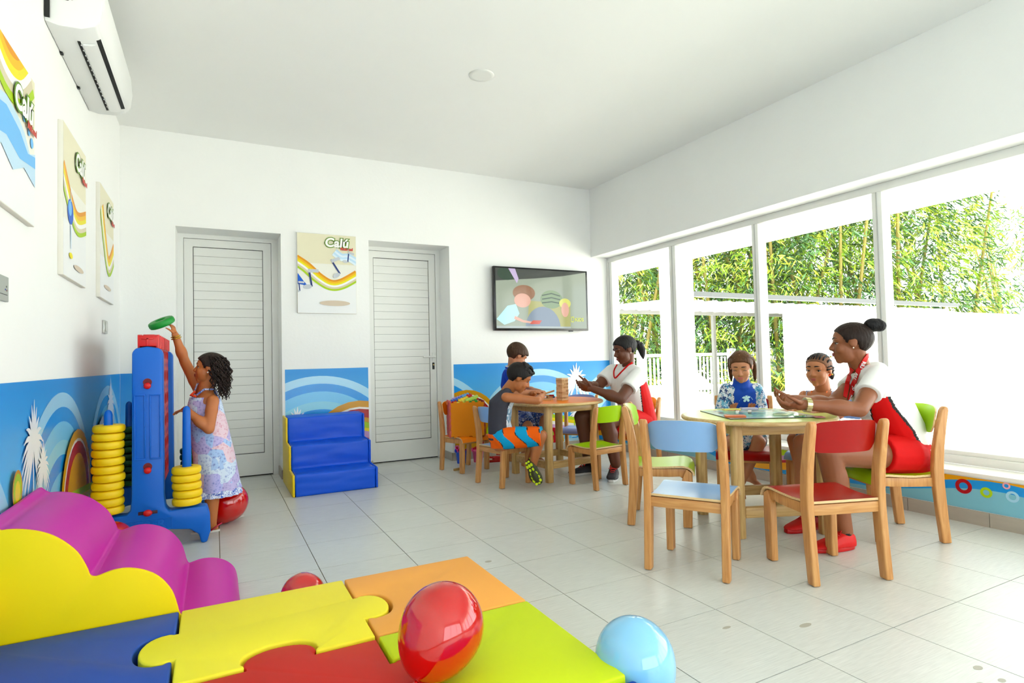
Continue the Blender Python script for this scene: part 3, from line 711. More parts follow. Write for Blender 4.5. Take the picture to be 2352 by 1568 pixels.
# left wall
r = (1.2, YB-.002, .08, .957); A = Art((XL+.0008, 0, 0), (0, 1, 0), (0, 0, 1), (1, 0, 0), r); base_(A, r)
arches(A, 2.05, .05); arches(A, 3.47); arches(A, 4.80, .15, .94)
palm(A, 4.93, .74, .32); palm(A, 2.97, .70, .30); palm(A, 3.10, .585, .2)
hill(A, 3.784, .311, .373); hill(A, 4.62, .30, .40); lower(A, 2.2, 5.3, .34)
A.disc(2.73, .56, .060, VP['ochre'], .075); A.disc(2.73, .56, .050, VP['lime'], .062); A.disc(2.73, .555, .03, VP['yellow'], .04)
mw = thing('wall_mural', 'printed sky mural on the left wall with arches and white palms', 'mural', (XL, 3.3, .08)); A.build('mural_print', mw, mw.location)
# short stretch left of the first door
r = (XL+.002, D1[0]-.03, .08, .957); A = Art((0, YB-.0008, 0), (1, 0, 0), (0, 0, 1), (0, -1, 0), r); base_(A, r)
mw = thing('wall_mural', 'plain blue strip of mural in the corner behind the game stand', 'mural', (-.45, YB, .08)); A.build('mural_print', mw, mw.location)
# pier between the doors
r = (.548, 1.278, .08, .955); A = Art((0, YB-.0008, 0), (1, 0, 0), (0, 0, 1), (0, -1, 0), r); base_(A, r)
arches(A, .84); hill(A, 1.19, .20, .45); palm(A, .645, .49, .22); lower(A, 1.0, 1.6, .40)
for q in range(3): A.ring(1.20, .13, .30-.03*q, .27-.03*q, VP[('lime', 'yellow', 'mauve')[q]])
mw = thing('wall_mural', 'mural panel with blue arches behind the soft play steps', 'mural', (.91, YB, .08)); A.build('mural_print', mw, mw.location)
# right part of the back wall
r = (2.135, XW+.10, .08, .962); A = Art((0, YB-.0008, 0), (1, 0, 0), (0, 0, 1), (0, -1, 0), r); base_(A, r)
arches(A, 1.83); arches(A, 3.13); arches(A, 4.3, .12)
hill(A, 2.27, .34, .36); hill(A, 3.02, .10, .40); palm(A, 3.60, .74, .34); palm(A, 3.62, .38, .24)
lower(A, 2.7, 4.1, .34)
for u, v, ro, ri, m in ((3.56, .20, .045, .028, 'red'), (3.60, .27, .05, .034, 'lime'), (3.34, .20, .03, .018, 'light'), (3.46, .28, .02, .0, 'pink'), (2.53, .42, .05, 0, 'red'), (2.58, .26, .10, .045, 'lime'), (2.585, .26, .045, 0, 'orange')):
    (A.donut(u, v, ro, ri, VP[m]) if ri else A.disc(u, v, ro, VP[m]))
mw = thing('wall_mural', 'mural behind the orange table with arches and a white palm', 'mural', (3.1, YB, .08)); A.build('mural_print', mw, mw.location)
# knee wall under the window
r = (0.2, YB-.002, .08, .262); A = Art((XR-.0008, 0, 0), (0, 1, 0), (0, 0, 1), (-1, 0, 0), r); A.k = 0
A.poly([(r[0], r[2]), (r[1], r[2]), (r[1], r[3]), (r[0], r[3])], mat('vinyl_lagoon', (134, 194, 214), .22, .5, .04))
for k, (m, dz) in enumerate((('mid', 0.), ('orange', .05), ('red', .105), ('mauve', .125), ('lime', .16))):
    pts = [(.2+5.2*i/60, .115+.07*math.sin((.2+5.2*i/60)*2.6-3.1)+.03*math.sin((.2+5.2*i/60)*5.1)+dz) for i in range(61)]
    A.poly(pts+[(5.4, .5), (.2, .5)], VP[m])
for u, v, ro, ri, m in ((1.79, .205, .042, .022, 'red'), (1.68, .190, .029, .015, 'lime'), (1.56, .190, .030, .017, 'pale'), (1.43, .215, .06, .032, 'lime'), (1.585, .245, .018, .010, 'pink'), (1.30, .19, .045, .025, 'red'), (2.87, .19, .03, .018, 'lime'), (3.3, .2, .04, .02, 'red'), (2.4, .2, .035, .02, 'pale')):
    A.donut(u, v, ro, ri, VP[m])
mw = thing('wall_mural', 'low mural strip with coloured rings under the window sill', 'mural', (XR, 2.5, .08)); A.build('mural_print', mw, mw.location)
# ================================================================== posters (the mascot figure is left out)
M_CANVAS = mat('canvas_edge', (228, 226, 214), .7)
PC = {k: mat('poster_'+k, c, .45, .3, .015) for k, c in {'ground': (232, 227, 196), 'fade': (238, 238, 226), 'lower': (240, 242, 242), 'orange': (224, 152, 40), 'gold': (238, 190, 50), 'yellow': (234, 222, 60), 'white': (246, 246, 244), 'beige': (216, 206, 176), 'lime': (170, 204, 56), 'blue': (120, 186, 240), 'deep': (40, 98, 200), 'sky': (190, 222, 244), 'grey': (196, 202, 208), 'navy': (44, 62, 120), 'shadow': (214, 198, 176), 'splash': (222, 238, 250)}.items()}
M_TGREEN = mat('title_green', (98, 140, 20), .45); M_TWHITE = mat('title_white', (248, 248, 244), .45); M_TRED = mat('title_red', (196, 70, 60), .45)
def poster(org, ux, w, h, design, label, tx, tz, ts):
    """org: lower left corner on the wall, ux along the wall, front = ux x z"""
    org, ux, uy = Vector(org), Vector(ux), Vector((0, 0, 1)); n = ux.cross(uy)
    t = thing('canvas_poster', label, 'poster', org+ux*w/2, 0, 'canvas posters'); D = .022
    b = MB(); q = [(0, 0), (w, 0), (w, h), (0, h)]
    b.add([org+ux*x+uy*y for x, y in q]+[org+ux*x+uy*y+n*D for x, y in q], [(3, 2, 1, 0), (4, 5, 6, 7), (0, 1, 5, 4), (1, 2, 6, 5), (2, 3, 7, 6), (3, 0, 4, 7)])
    b.build('canvas', M_CANVAS, t, bevel=.002, off=t.location)
    A = Art(org+n*(D+.0002), ux, uy, n, (.003, w-.003, .003, h-.003), .0003)
    for k in range(8):
        m = ('ground', 'ground', 'ground', 'fade', 'fade', 'lower', 'lower', 'lower')[k]; A.k = 0
        A.poly([(0, h*(1-(k+1)/8)), (w, h*(1-(k+1)/8)), (w, h*(1-k/8)), (0, h*(1-k/8))], PC[m])
    A.k = 2; design(A, w, h); A.build('poster_print', t, t.location)
    o = org+n*(D+.0075)+ux*(tx*w)+uy*(tz*h)
    text_mesh('title_outline', 'Cal\u00fa', M_TGREEN, ts, o, ux, uy, t, t.location, .0004, .014*ts/.14, .12, space=1.02)
    text_mesh('title_lettering', 'Cal\u00fa', M_TWHITE, ts, o+n*.0012, ux, uy, t, t.location, .0004, .0048*ts/.14, .12, space=1.02)
    text_mesh('subtitle_lettering', 'RiuLand', M_TRED, ts*.30, o+n*.0022+ux*(ts*.80)-uy*(ts*.24), ux, uy+ux*-.05, t, t.location, .0004, .002, .1)
    return t
def smooth2(pts, m=6):
    out = []
    for i in range(len(pts)-1):
        p0, p1, p2, p3 = [np.array(pts[max(0, min(len(pts)-1, k))]) for k in (i-1, i, i+1, i+2)]
        for q in range(m): t = q/m; out.append(tuple(.5*((2*p1)+(p2-p0)*t+(2*p0-5*p1+4*p2-p3)*t*t+(3*p1-p0-3*p2+p3)*t**3)))
    return out+[tuple(pts[-1])]
def rainbow(A, pts, w, order=('orange', 'gold', 'yellow', 'white', 'beige', 'lime')):
    n = len(order); pts = smooth2(pts)
    for k, c in enumerate(order):
        L = []
        for i, p in enumerate(pts):
            a, b = Vector((*pts[max(i-1, 0)], 0)), Vector((*pts[min(i+1, len(pts)-1)], 0)); d = (b-a).normalized(); q = Vector((-d.y, d.x, 0)); o = (.5-(k+.5)/n)*w
            L.append((p[0]+q.x*o, p[1]+q.y*o))
        A.band(L, w/n*1.04, PC[c])
def note(A, x, y, s, rot=0.):
    c, sn = math.cos(rot), math.sin(rot); R = lambda a, b: (x+(a*c-b*sn)*s, y+(a*sn+b*c)*s)
    A.poly([R(.0, 0), R(.10, 0), R(.10, 1), R(0, 1)], PC['navy']); A.poly([R(0, 1.), R(.55, .92), R(.55, .74), R(0, .80)], PC['grey'])
    A.poly([R(-.18+.24*math.cos(a*.5), .02+.13*math.sin(a*.5)) for a in range(13)], PC['grey'])
def d_music(A, w, h):
    rainbow(A, [(-.02, .66*h), (.15*w, .57*h), (.35*w, .44*h), (.55*w, .36*h), (.75*w, .38*h), (1.03*w, .50*h)], .10)
    rainbow(A, [(.62*w, .78*h), (.74*w, .72*h), (.86*w, .72*h), (1.02*w, .66*h)], .07, ('sky', 'splash', 'sky', 'splash'))
    A.poly([(0, .50*h), (.10*w, .40*h), (.18*w, .33*h), (.17*w, .31*h), (.10*w, .35*h), (0, .36*h)], PC['deep'])
    note(A, .84*w, .66*h, .10, -.12); note(A, .70*w, .50*h, .15, .55); note(A, .22*w, .33*h, .16, .15); note(A, .03*w, .27*h, .09, .1)
    A.disc(.62*w, .13*h, .26*w, PC['shadow'], .035*h)
def d_ball(A, w, h):
    rainbow(A, [(-.02, .68*h), (.3*w, .50*h), (.6*w, .42*h), (1.05*w, .50*h)], .13)
    A.disc(.27*w, .45*h, .12*w, PC['deep'], .085*h); A.disc(.25*w, .47*h, .07*w, PC['blue'], .05*h); A.band([(.28*w, .62*h), (.28*w, .52*h)], [.002, .02], PC['sky']); A.band([(.28*w, .36*h), (.28*w, .20*h)], [.02, .01], PC['sky'])
    A.disc(.28*w, .155*h, .07*w, PC['yellow'], .02*h); A.disc(.62*w, .10*h, .22*w, PC['shadow'], .02*h)
def d_run(A, w, h):
    rainbow(A, [(.10*w, .80*h), (.30*w, .55*h), (.6*w, .33*h), (1.05*w, .52*h)], .14); A.disc(.5*w, .12*h, .25*w, PC['shadow'], .02*h)
def d_swim(A, w, h):
    rainbow(A, [(-.02, .98*h), (.3*w, .84*h), (.6*w, .86*h), (.85*w, 1.02*h)], .20)
    A.poly([(0, .28*h), (.2*w, .34*h), (.45*w, .25*h), (.7*w, .33*h), (w, .27*h), (w, .50*h), (.85*w, .46*h), (.72*w, .56*h), (.55*w, .62*h), (.3*w, .66*h), (0, .62*h)], PC['sky'])
    A.poly([(0, .38*h), (.3*w, .42*h), (.6*w, .36*h), (w, .40*h), (w, .48*h), (.8*w, .45*h), (.6*w, .54*h), (.3*w, .6*h), (0, .56*h)], PC['blue'])
    for x, y, rr in ((.9, .55, .02), (.82, .6, .015), (.7, .66, .018)): A.disc(x*w, y*h, rr, PC['blue'])
poster((.657, YB, 1.454), (1, 0, 0), .52, .724, d_music, 'upright canvas with music notes between the two white doors', .66, .845, .112)
poster((XL, 2.385, 1.572), (0, 1, 0), .52, .585, d_swim, 'canvas with blue waves cut off by the left edge', .66, .66, .125)
poster((XL, 3.395, 1.452), (0, 1, 0), .545, .745, d_ball, 'canvas with a bouncing blue ball, second along the left wall', .66, .79, .125)
poster((XL, 4.390, 1.452), (0, 1, 0), .545, .730, d_run, 'canvas with a curved rainbow, nearest the corner on the left wall', .66, .79, .125)
# ================================================================== television
tv = thing('television', 'black flat screen television on the wall beside the window', 'television', (3.15, YB, 1.30))
M_TVB = mat('tv_black', (14, 15, 17), .25, .5)
MB().box(2.567, 3.738, 5.345, 5.385, 1.300, 1.972).build('housing', M_TVB, tv, bevel=.004, off=tv.location)
MB().box(2.75, 3.55, 5.385, YB-.001, 1.42, 1.85).build('wall_bracket', M_TVB, tv, off=tv.location)
MB().box(3.48, 3.53, 5.34, 5.36, 1.290, 1.300).build('sensor_eye', M_TVB, tv, off=tv.location)
def screen(name, c, e=.8):
    m = bpy.data.materials.new(name); m.use_nodes = True; b = m.node_tree.nodes['Principled BSDF']
    b.inputs['Base Color'].default_value = (.012, .013, .014, 1); b.inputs['Roughness'].default_value = .10; b.inputs['Emission Color'].default_value = lin(c); b.inputs['Emission Strength'].default_value = e
    return m
r = (2.59, 3.715, 1.325, 1.955); A = Art((0, 5.3448, 0), (1, 0, 0), (0, 0, 1), (0, -1, 0), r, .0003); A.k = 0
TVC = {k: screen('screen_'+k, c) for k, c in {'wall': (136, 146, 128), 'dark': (60, 64, 58), 'leaf': (40, 62, 44), 'lilac': (176, 160, 190), 'olive': (150, 150, 90), 'table': (112, 126, 140), 'aqua': (160, 206, 206), 'peach': (196, 150, 130), 'brown': (130, 92, 66), 'sofa': (112, 134, 96), 'red': (180, 66, 46), 'floor': (150, 160, 156), 'yel': (190, 190, 90)}.items()}
A.poly([(r[0], r[2]), (r[1], r[2]), (r[1], r[3]), (r[0], r[3])], TVC['wall']); A.k = 1
A.poly([(2.59, 1.82), (3.05, 1.86), (3.4, 1.90), (3.715, 1.955), (2.59, 1.955)], TVC['dark'])
A.disc(2.72, 1.90, .11, TVC['leaf'], .07); A.poly([(2.74, 1.955), (2.82, 1.955), (2.86, 1.85), (2.84, 1.80), (2.80, 1.86)], TVC['lilac'])
A.poly([(2.95, 1.325), (2.98, 1.62), (3.5, 1.60), (3.5, 1.325)], TVC['olive']); A.disc(3.15, 1.32, .22, TVC['table'], .24)
A.disc(3.26, 1.64, .14, TVC['sofa'], .10)
for q in range(3): A.band([(3.14, 1.60+.04*q), (3.26, 1.615+.045*q), (3.37, 1.60+.04*q)], .012, TVC['leaf'])
A.poly([(2.59, 1.42), (2.72, 1.56), (2.82, 1.58), (2.86, 1.48), (2.80, 1.40), (2.68, 1.36)], TVC['aqua']); A.poly([(2.59, 1.325), (3.5, 1.325), (3.5, 1.345), (2.59, 1.35)], TVC['floor'])
A.disc(2.92, 1.70, .135, TVC['brown'], .085); A.disc(2.90, 1.62, .10, TVC['peach'], .075)
A.band([(2.80, 1.44), (2.90, 1.40), (3.02, 1.385)], [.035, .025, .02], TVC['peach']); A.disc(3.43, 1.60, .075, TVC['yel'], .055); A.disc(3.43, 1.53, .05, TVC['peach'], .08)
A.poly([(2.98, 1.37), (3.10, 1.37), (3.13, 1.41), (3.02, 1.41)], TVC['red'])
A.build('screen_picture', tv, tv.location)
LG = mat('screen_logo', (190, 196, 70), .4)
text_mesh('channel_lettering', 'KiDS', LG, .055, (3.555, 5.342-.006, 1.405), (1, 0, 0), (0, 0, 1), tv, tv.location, .0003, .001, align='LEFT')
lb = MB()
for x0, x1, z0, z1 in ((3.505, 3.512, 1.395, 1.455), (3.535, 3.542, 1.395, 1.455), (3.512, 3.535, 1.395, 1.402), (3.512, 3.535, 1.448, 1.455)): lb.box(x0, x1, 5.338, 5.339, z0, z1)
lb.build('channel_logo', LG, tv, off=tv.location)
# ================================================================== air conditioner
M_AC = mat('ac_plastic', (238, 240, 238), .35, .5, .01); M_DARK = mat('vent_black', (22, 24, 24), .7)
ac = thing('air_conditioner', 'white split air conditioner high on the left wall', 'air conditioner', (XL, 3.66, 2.53))
prof = [(XL, 2.545), (XL+.05, 2.533), (XL+.135, 2.537), (XL+.185, 2.560), (XL+.205, 2.60), (XL+.212, 2.68), (XL+.205, 2.78), (XL+.16, 2.83), (XL, 2.835)]
MB().prism(prof, 3.15, 4.17, 'y').build('casing', M_AC, ac, 40, .006, 2, off=ac.location)
fp = [(XL+.192, 2.572), (XL+.209, 2.60), (XL+.219, 2.68), (XL+.211, 2.785), (XL+.165, 2.836), (XL+.163, 2.83), (XL+.200, 2.78), (XL+.205, 2.68), (XL+.19, 2.60)]
MB().prism(fp, 3.16, 4.175, 'y').build('front_panel', M_AC, ac, 40, .003, 2, off=ac.location)
MB().prism([(XL+.098, 2.5325), (XL+.190, 2.559), (XL+.184, 2.575), (XL+.098, 2.548)], 3.27, 4.09, 'y').build('outlet_slot', M_DARK, ac, off=ac.location)
MB().prism([(XL+.118, 2.526), (XL+.150, 2.529), (XL+.168, 2.538), (XL+.164, 2.542), (XL+.118, 2.533)], 3.285, 4.085, 'y').build('louvre', M_AC, ac, 40, off=ac.location)
for k in range(15): MB().box(XL+.106, XL+.116, 3.30+.052*k, 3.304+.052*k, 2.530, 2.538).build('guide_vane', M_AC, ac, off=ac.location)
for y in (3.43, 3.82): MB().box(XL+.001, XL+.012, y, y+.025, 2.535, 2.545).build('clip_slot', M_DARK, ac, off=ac.location)
MB().box(XL+.001, XL+.02, 3.142, 3.15, 2.56, 2.83).build('back_plate', M_DARK, ac, off=ac.location)
for a, d in ((.10, .0), (.115, .02)):
    MB().tube([(XL+.04, 3.1485, 2.655+d*.3), (XL+a-.015, 3.1485, 2.655+d*.3), (XL+a, 3.1485, 2.67), (XL+a, 3.1485, 2.74), (XL+a-.015, 3.1485, 2.755)], .0012, 5).build('side_groove', M_DARK, ac, off=ac.location)
# ------------------------------------------------------------------ small fittings
dl = thing('recessed_downlight', 'unlit round downlight set into the ceiling', 'downlight', (1.621, 3.493, ZC))
MB().lathe([(.060, -.004), (.083, -.004), (.086, 0), (.083, .001), (.062, .001), (.058, -.001)], 40).build('trim_ring', M_FRAME, dl, 60)
MB().lathe([(.062, -.003), (.042, -.0008), (.001, -.0006)], 40).build('reflector', mat('downlight_grey', (196, 202, 198), .4), dl, 60)
MB().lathe([(.043, -.0012), (.001, -.0012)], 30).build('diffuser', mat('downlight_glass', (208, 214, 212), .2), dl, 60)
pn = thing('control_panel', 'grey wall control panel at the left edge of the view', 'control panel', (XL, 2.55, 1.24))
MB().box(XL, XL+.012, 2.48, 2.626, 1.243, 1.331).build('plate', mat('grey_plate', (168, 174, 168), .45), pn, bevel=.002, off=pn.location)
MB().box(XL+.012, XL+.0125, 2.49, 2.61, 1.265, 1.267).build('panel_line', M_DARK, pn, off=pn.location)
for y, z, c in ((2.585, 1.281, (30, 70, 160)), (2.60, 1.279, (110, 60, 60)), (2.597, 1.292, (70, 70, 70))): MB().box(XL+.012, XL+.013, y, y+.006, z, z+.006).build('indicator', mat('ind%d' % c[0], c, .4), pn, off=pn.location)
sw = thing('light_switch', 'silver light switch on the left wall near the corner', 'switch', (XL, 4.68, 1.23))
MB().box(XL, XL+.014, 4.615, 4.74, 1.235, 1.322).build('switch_plate', mat('silver_plate', (190, 192, 186), .3, metal=.6), sw, bevel=.003, off=sw.location)
MB().box(XL+.014, XL+.018, 4.64, 4.72, 1.25, 1.31).build('rocker', mat('silver_rocker', (206, 208, 202), .3, metal=.4), sw, bevel=.002, off=sw.location)
# ================================================================== giant four-in-a-row game
M_GB = mat('blue_game_plastic', (0, 104, 196), .42, .35, .05, 8, bump=.04, bscale=90); M_GR = mat('red_game_plastic', (204, 22, 28), .38, .5, .05, 8); M_YR = mat('yellow_ring_plastic', (248, 208, 8), .45, .4, .05, 10); M_GG = mat('green_ring_plastic', (14, 92, 42), .45, .4, .06, 10); M_GG2 = mat('held_green_plastic', (34, 140, 56), .45, .4, .06, 10)
gm = thing('giant_four_in_a_row', 'giant blue and red four-in-a-row game stand in the corner', 'game stand', (-.33, 4.22, 0), 0.)
# local frame: x across the stand, y along the grid (front frame y<0)
def stand(y0, y1, front):
    out = [(-.285, 0), (-.255, 0), (-.245, .05), (-.20, .085), (-.10, .10), (0, .10), (.10, .10), (.20, .085), (.245, .05), (.255, 0), (.285, 0), (.303, .06), (.300, .15), (.285, .205), (.20, .208), (.10, .20), (.082, .225), (.076, .29),
           (.074, .60), (.072, 1.085), (.055, 1.108), (0, 1.118), (-.055, 1.108), (-.072, 1.085), (-.074, .60), (-.076, .29), (-.082, .225), (-.10, .20), (-.20, .208), (-.285, .205), (-.300, .15), (-.303, .06)]
    f = MB().prism(out, y0, y1, 'y').build('side_frame', M_GB, gm, 40, .010, 2)
    if front:
        for x in (-.036, .036):
            for a, b, c, d in ((x-.027, x-.020, .50, .85), (x+.020, x+.027, .50, .85)): MB().box(a, b, y0-.007, y0+.004, c, d).build('panel_rib', M_GB, f, bevel=.003)
            for z in (.50, .85): MB().box(x-.027, x+.027, y0-.007, y0+.004, z-.0035, z+.0035).build('panel_rib', M_GB, f, bevel=.002)
        R = Matrix.Rotation(math.pi/2, 4, 'X')
        for z in (.91, .447):
            MB().lathe([(.001, 0), (.021, 0), (.021, .003), (.001, .003)], 20, (0, y0-.001, z+.010), M=R).build('peg_hole', mat('peg_hole_dark', (110, 8, 14), .6), f)
            MB().ell((0, y0-.008, z-.010), (.018, .014, .018)).build('locking_peg', M_GR, f)
        MB().box(-.045, .045, y0-.003, y0+.002, .198, .216).build('slot', mat('slot_dark', (60, 14, 30), .6), f, bevel=.002)
        MB().ell((0, y0-.01, .207), (.022, .016, .018)).build('locking_peg', M_GR, f)
        for a, b, c, d in ((-.115, .115, .166, .169), (-.115, .115, .106, .109), (-.115, -.112, .106, .169), (.112, .115, .106, .169)): MB().box(a, b, y0-.003, y0+.002, c, d).build('emblem_frame', M_GB, f)
        text_mesh('embossed_lettering', 'FEBER', M_GB, .062, (.0, y0-.0005, .118), (1, 0, 0), (0, 0, 1), f, (0, 0, 0), .003, .001)
stand(-.475, -.375, True); stand(.375, .475, False)
# red grid: slab pierced by round holes, seen nearly edge on
def grid_plate(x, n=7, rows=6):
    b = MB(); y0, y1, z0, z1 = -.375, .375, .30, 1.16; cw, ch = (y1-y0)/n, (z1-z0)/rows; K = 16; th = .010
    for i in range(n):
        for j in range(rows):
            cy_, cz = y0+cw*(i+.5), z0+ch*(j+.5); o = len(b.v); R = min(cw, ch)*.36
            for sx in (-th, th):
                for q in range(K):
                    a = 2*math.pi*(q+.5)/K; c, s = math.cos(a), math.sin(a); k = 1/max(abs(c), abs(s))
                    b.v.append((x+sx, cy_+R*c, cz+R*s)); b.v.append((x+sx, cy_+cw/2*c*k, cz+ch/2*s*k))
            for q in range(K):
                w = (q+1) % K; A0 = o+2*q; A1 = o+2*w; B0 = A0+2*K; B1 = A1+2*K
                b.f += [(A0, A0+1, A1+1, A1), (B0, B1, B1+1, B0+1), (A0, A1, B1, B0)]; b.m += [0]*3
    return b
for x in (-.036, .036): grid_plate(x).build('grid_plate', M_GR, gm, 40, recalc=False)
hd = MB().box(-.046, .046, -.47, -.445, 1.118, 1.178); hd.box(-.046, .046, .445, .47, 1.118, 1.178); hd.box(-.046, -.036, -.445, .445, 1.10, 1.178); hd.box(.036, .046, -.445, .445, 1.10, 1.178)
hd.build('grid_header', M_GR, gm, bevel=.006)
MB().box(-.006, .006, -.476, -.468, 1.12, 1.17).build('header_cross', M_GR, gm, bevel=.002); MB().box(-.03, .03, -.476, -.468, 1.155, 1.165).build('header_cross', M_GR, gm, bevel=.002)
dv = MB().box(-.03, .03, -.006, .006, 1.10, 1.188).mesh('divider', M_GR, 40, .005)
for k in range(8):
    o = link('divider', dv, gm); o.location = (0, -.375+.75*k/7, 0)
    for x in (-.041, .041): MB().tube([(x, -.40+.8*k/7, 1.11), (x, -.40+.8*k/7, 1.185)], .012, 10).build('header_rib', M_GR, gm)
MB().box(-.048, .048, -.375, .375, .285, .305).build('slide_bar', M_GR, gm, bevel=.005)
for sx in (-1, 1):
    for y in (-.425, .425):
        MB().lathe([(.001, .09), (.017, .095), (.019, .12), (.019, .20), (.024, .215), (.023, .5), (.020, .75), (.016, .765), (.006, .775), (.001, .776)], 18, (sx*.185, y, 0)).build('ring_pole', M_GB, gm, 60)
RINGP = [(.030, .004), (.034, .0), (.062, .0), (.071, .004), (.075, .013), (.075, .029), (.071, .038), (.062, .042), (.034, .042), (.030, .038)]
RING = {c: MB().lathe(RINGP, 36, closed=True).mesh('game_ring', m, 40, recalc=True) for c, m in (('y', M_YR), ('g', M_GG), ('h', M_GG2))}
for me_ in list(RING.values()): pass
def ring_stack(sx, y, n, c, txt):
    R = Matrix.Translation((-.33, 4.22, 0)) @ Matrix.Rotation(0., 4, 'Z')
    for k in range(n):
        p = R @ Vector((sx*.185, y, .218+k*.0436)); o = link('game_ring', RING[c]); o.location = p+Vector((random.uniform(-.004, .004), random.uniform(-.004, .004), 0)); o.rotation_euler = (random.uniform(-.01, .01), random.uniform(-.01, .01), random.uniform(0, 3))
        f = n-1-k; pos = 'topmost' if f == 0 else ('lowest' if k == 0 else ORD[f]+' from the top')
        tag(o, '%s plastic ring, %s of the %s' % ('yellow' if c == 'y' else 'dark green', pos, txt), 'ring', 'rings of the giant game')
ring_stack(-1, -.425, 11, 'y', 'tall yellow stack'); ring_stack(1, -.425, 5, 'y', 'short yellow stack')
ring_stack(-1, .425, 9, 'g', 'tall green stack'); ring_stack(1, .425, 5, 'g', 'short green stack behind the pole')
hr = link('game_ring', RING['h']); c = P(375, 748, 3.61); hr.location = c; hr.rotation_euler = (math.radians(14), math.radians(-24), 0)
tag(hr, 'bright green plastic ring held up by the standing girl', 'ring', 'rings of the giant game')
# ================================================================== tower of blocks, loose blocks
WB = [wood('block_wood_%d' % k, a, c, 0, 9) for k, (a, c) in enumerate((((196, 150, 98), (222, 182, 132)), ((180, 130, 80), (206, 160, 108)), ((214, 170, 120), (234, 196, 148))))]
WBC = [mat('block_red', (170, 40, 40), .5), mat('block_blue', (50, 90, 150), .5), mat('block_green', (60, 120, 80), .5), mat('block_black', (40, 36, 32), .5)]
def blockm(m): return MB().box(-.0375, .0375, -.0120, .0120, 0, .0142).mesh('wooden_block', m, 40, .0012, 1)
BM = [blockm(m) for m in WB]; BMC = [blockm(m) for m in WBC]
tw = P(1292, 916, 4.93); tw.z = .6405; a0 = math.radians(12)
for L in range(13):
    for k in (-1, 0, 1):
        o = link('wooden_block', random.choice(BM)); a = a0+(math.pi/2 if L % 2 else 0)
        o.location = tw+Vector((-math.sin(a), math.cos(a), 0))*(k*.0248)+Vector((0, 0, L*.0146))+Vector((math.cos(a), math.sin(a), 0))*random.uniform(-.002, .002); o.rotation_euler = (0, 0, a+random.uniform(-.02, .02))
        tag(o, 'pale wooden block in the %s layer of the tower on the orange table' % ('top' if L == 12 else 'bottom' if L == 0 else ORD[12-L]+' highest'), 'block', 'blocks of the tower')
lp = P(1262, 912, 5.0); lp.z = .6405
lab = ['reddish', 'blue', 'green', 'black']
for k in range(10):
    cm = k in (3, 5, 8); o = link('wooden_block', BMC[k % 4] if cm else BM[k % 3]); L = k//4
    o.location = lp+Vector((random.uniform(-.06, .05), random.uniform(-.03, .05), L*.0148)); o.rotation_euler = (0, .05*(L > 0), random.uniform(0, 3))
    tag(o, ('%s block in the loose pile beside the tower' % lab[k % 4]) if cm else 'plain wooden block lying in the loose pile beside the tower', 'block', 'loose blocks on the orange table')
MB().tube([lp+Vector((-.07, 0, .05)), lp+Vector((.06, .02, .075))], .008, 6).top('wooden_block', WB[1], 'long thin stick tilted on top of the loose blocks', 'block', 'loose blocks on the orange table')
# ================================================================== board game on the near table
ZT = .6402
bc = P(1742, 955, 3.40); bc.z = ZT
bg = thing('board_game', 'square green game board spread out on the lime table', 'board game', (2.86, 2.39, ZT), math.radians(-27))
MB().box(-.25, .25, -.25, .25, 0, .004).build('board', mat('board_edge', (30, 40, 40), .4), bg, bevel=.0008)
A = Art((0, 0, .0042), (1, 0, 0), (0, 1, 0), (0, 0, 1), (-.248, .248, -.248, .248), .0002); A.k = 0
BGm = {k: mat('board_'+k, c, .15, .5, .02) for k, c in {'mint': (150, 206, 182), 'pale': (206, 232, 220), 'line': (60, 90, 80), 'red': (186, 60, 50), 'pink': (210, 130, 150), 'yellow': (236, 200, 60), 'orange': (230, 130, 50), 'sky': (150, 200, 226), 'navy': (50, 70, 140), 'green': (60, 140, 80), 'cream': (236, 232, 210)}.items()}
A.poly([(-.248, -.248), (.248, -.248), (.248, .248), (-.248, .248)], BGm['pale']); A.k = 1
A.poly([(-.18, -.18), (.18, -.18), (.18, .18), (-.18, .18)], BGm['mint'])
cs = ['sky', 'pink', 'orange', 'red', 'yellow', 'green', 'navy', 'cream']
for s in range(4):
    a = s*math.pi/2; R2 = lambda x, y: (x*math.cos(a)-y*math.sin(a), x*math.sin(a)+y*math.cos(a))
    for k in range(9):
        x = -.18+.04*k
        A.poly([R2(x, .18), R2(x+.0012, .18), R2(x+.0012, .248), R2(x, .248)], BGm['line'])
        if k % 3 != 1: A.poly([R2(x+.002, .181), R2(x+.038, .181), R2(x+.038, .197), R2(x+.002, .197)], BGm[cs[(2*s+k//5) % 8]])
A.poly([(-.11, -.02), (.11, -.02), (.11, .02), (-.11, .02)], BGm['red']); A.poly([(-.10, -.012), (.10, -.012), (.10, .012), (-.10, .012)], BGm['cream'])
A.poly([(-.14, .06), (-.06, .06), (-.06, .11), (-.14, .11)], BGm['orange']); A.poly([(.06, -.11), (.14, -.11), (.14, -.06), (.06, -.06)], BGm['sky'])
A.build('board_print', bg, (0, 0, 0))
M_CARD = mat('card_white', (240, 238, 230), .4); M_CARDO = mat('card_orange', (206, 110, 70), .4); M_CARDV = mat('card_lavender', (196, 194, 220), .4)
def flat(px, py, t_, w, h, th, rz, m, name, label, cat, group=None):
    c = onz(px, py, ZT+.006); b = MB().box(-w/2, w/2, -h/2, h/2, 0, th).xf(Matrix.Translation((c.x, c.y, ZT+.0052)) @ Matrix.Rotation(rz, 4, 'Z'))
    return b.top(name, m, label, cat, group, bevel=.0006)
flat(1688, 957, 0, .11, .07, .010, -.7, M_CARDO, 'card_deck', 'stack of orange backed cards on the game board', 'cards', 'cards on the board')
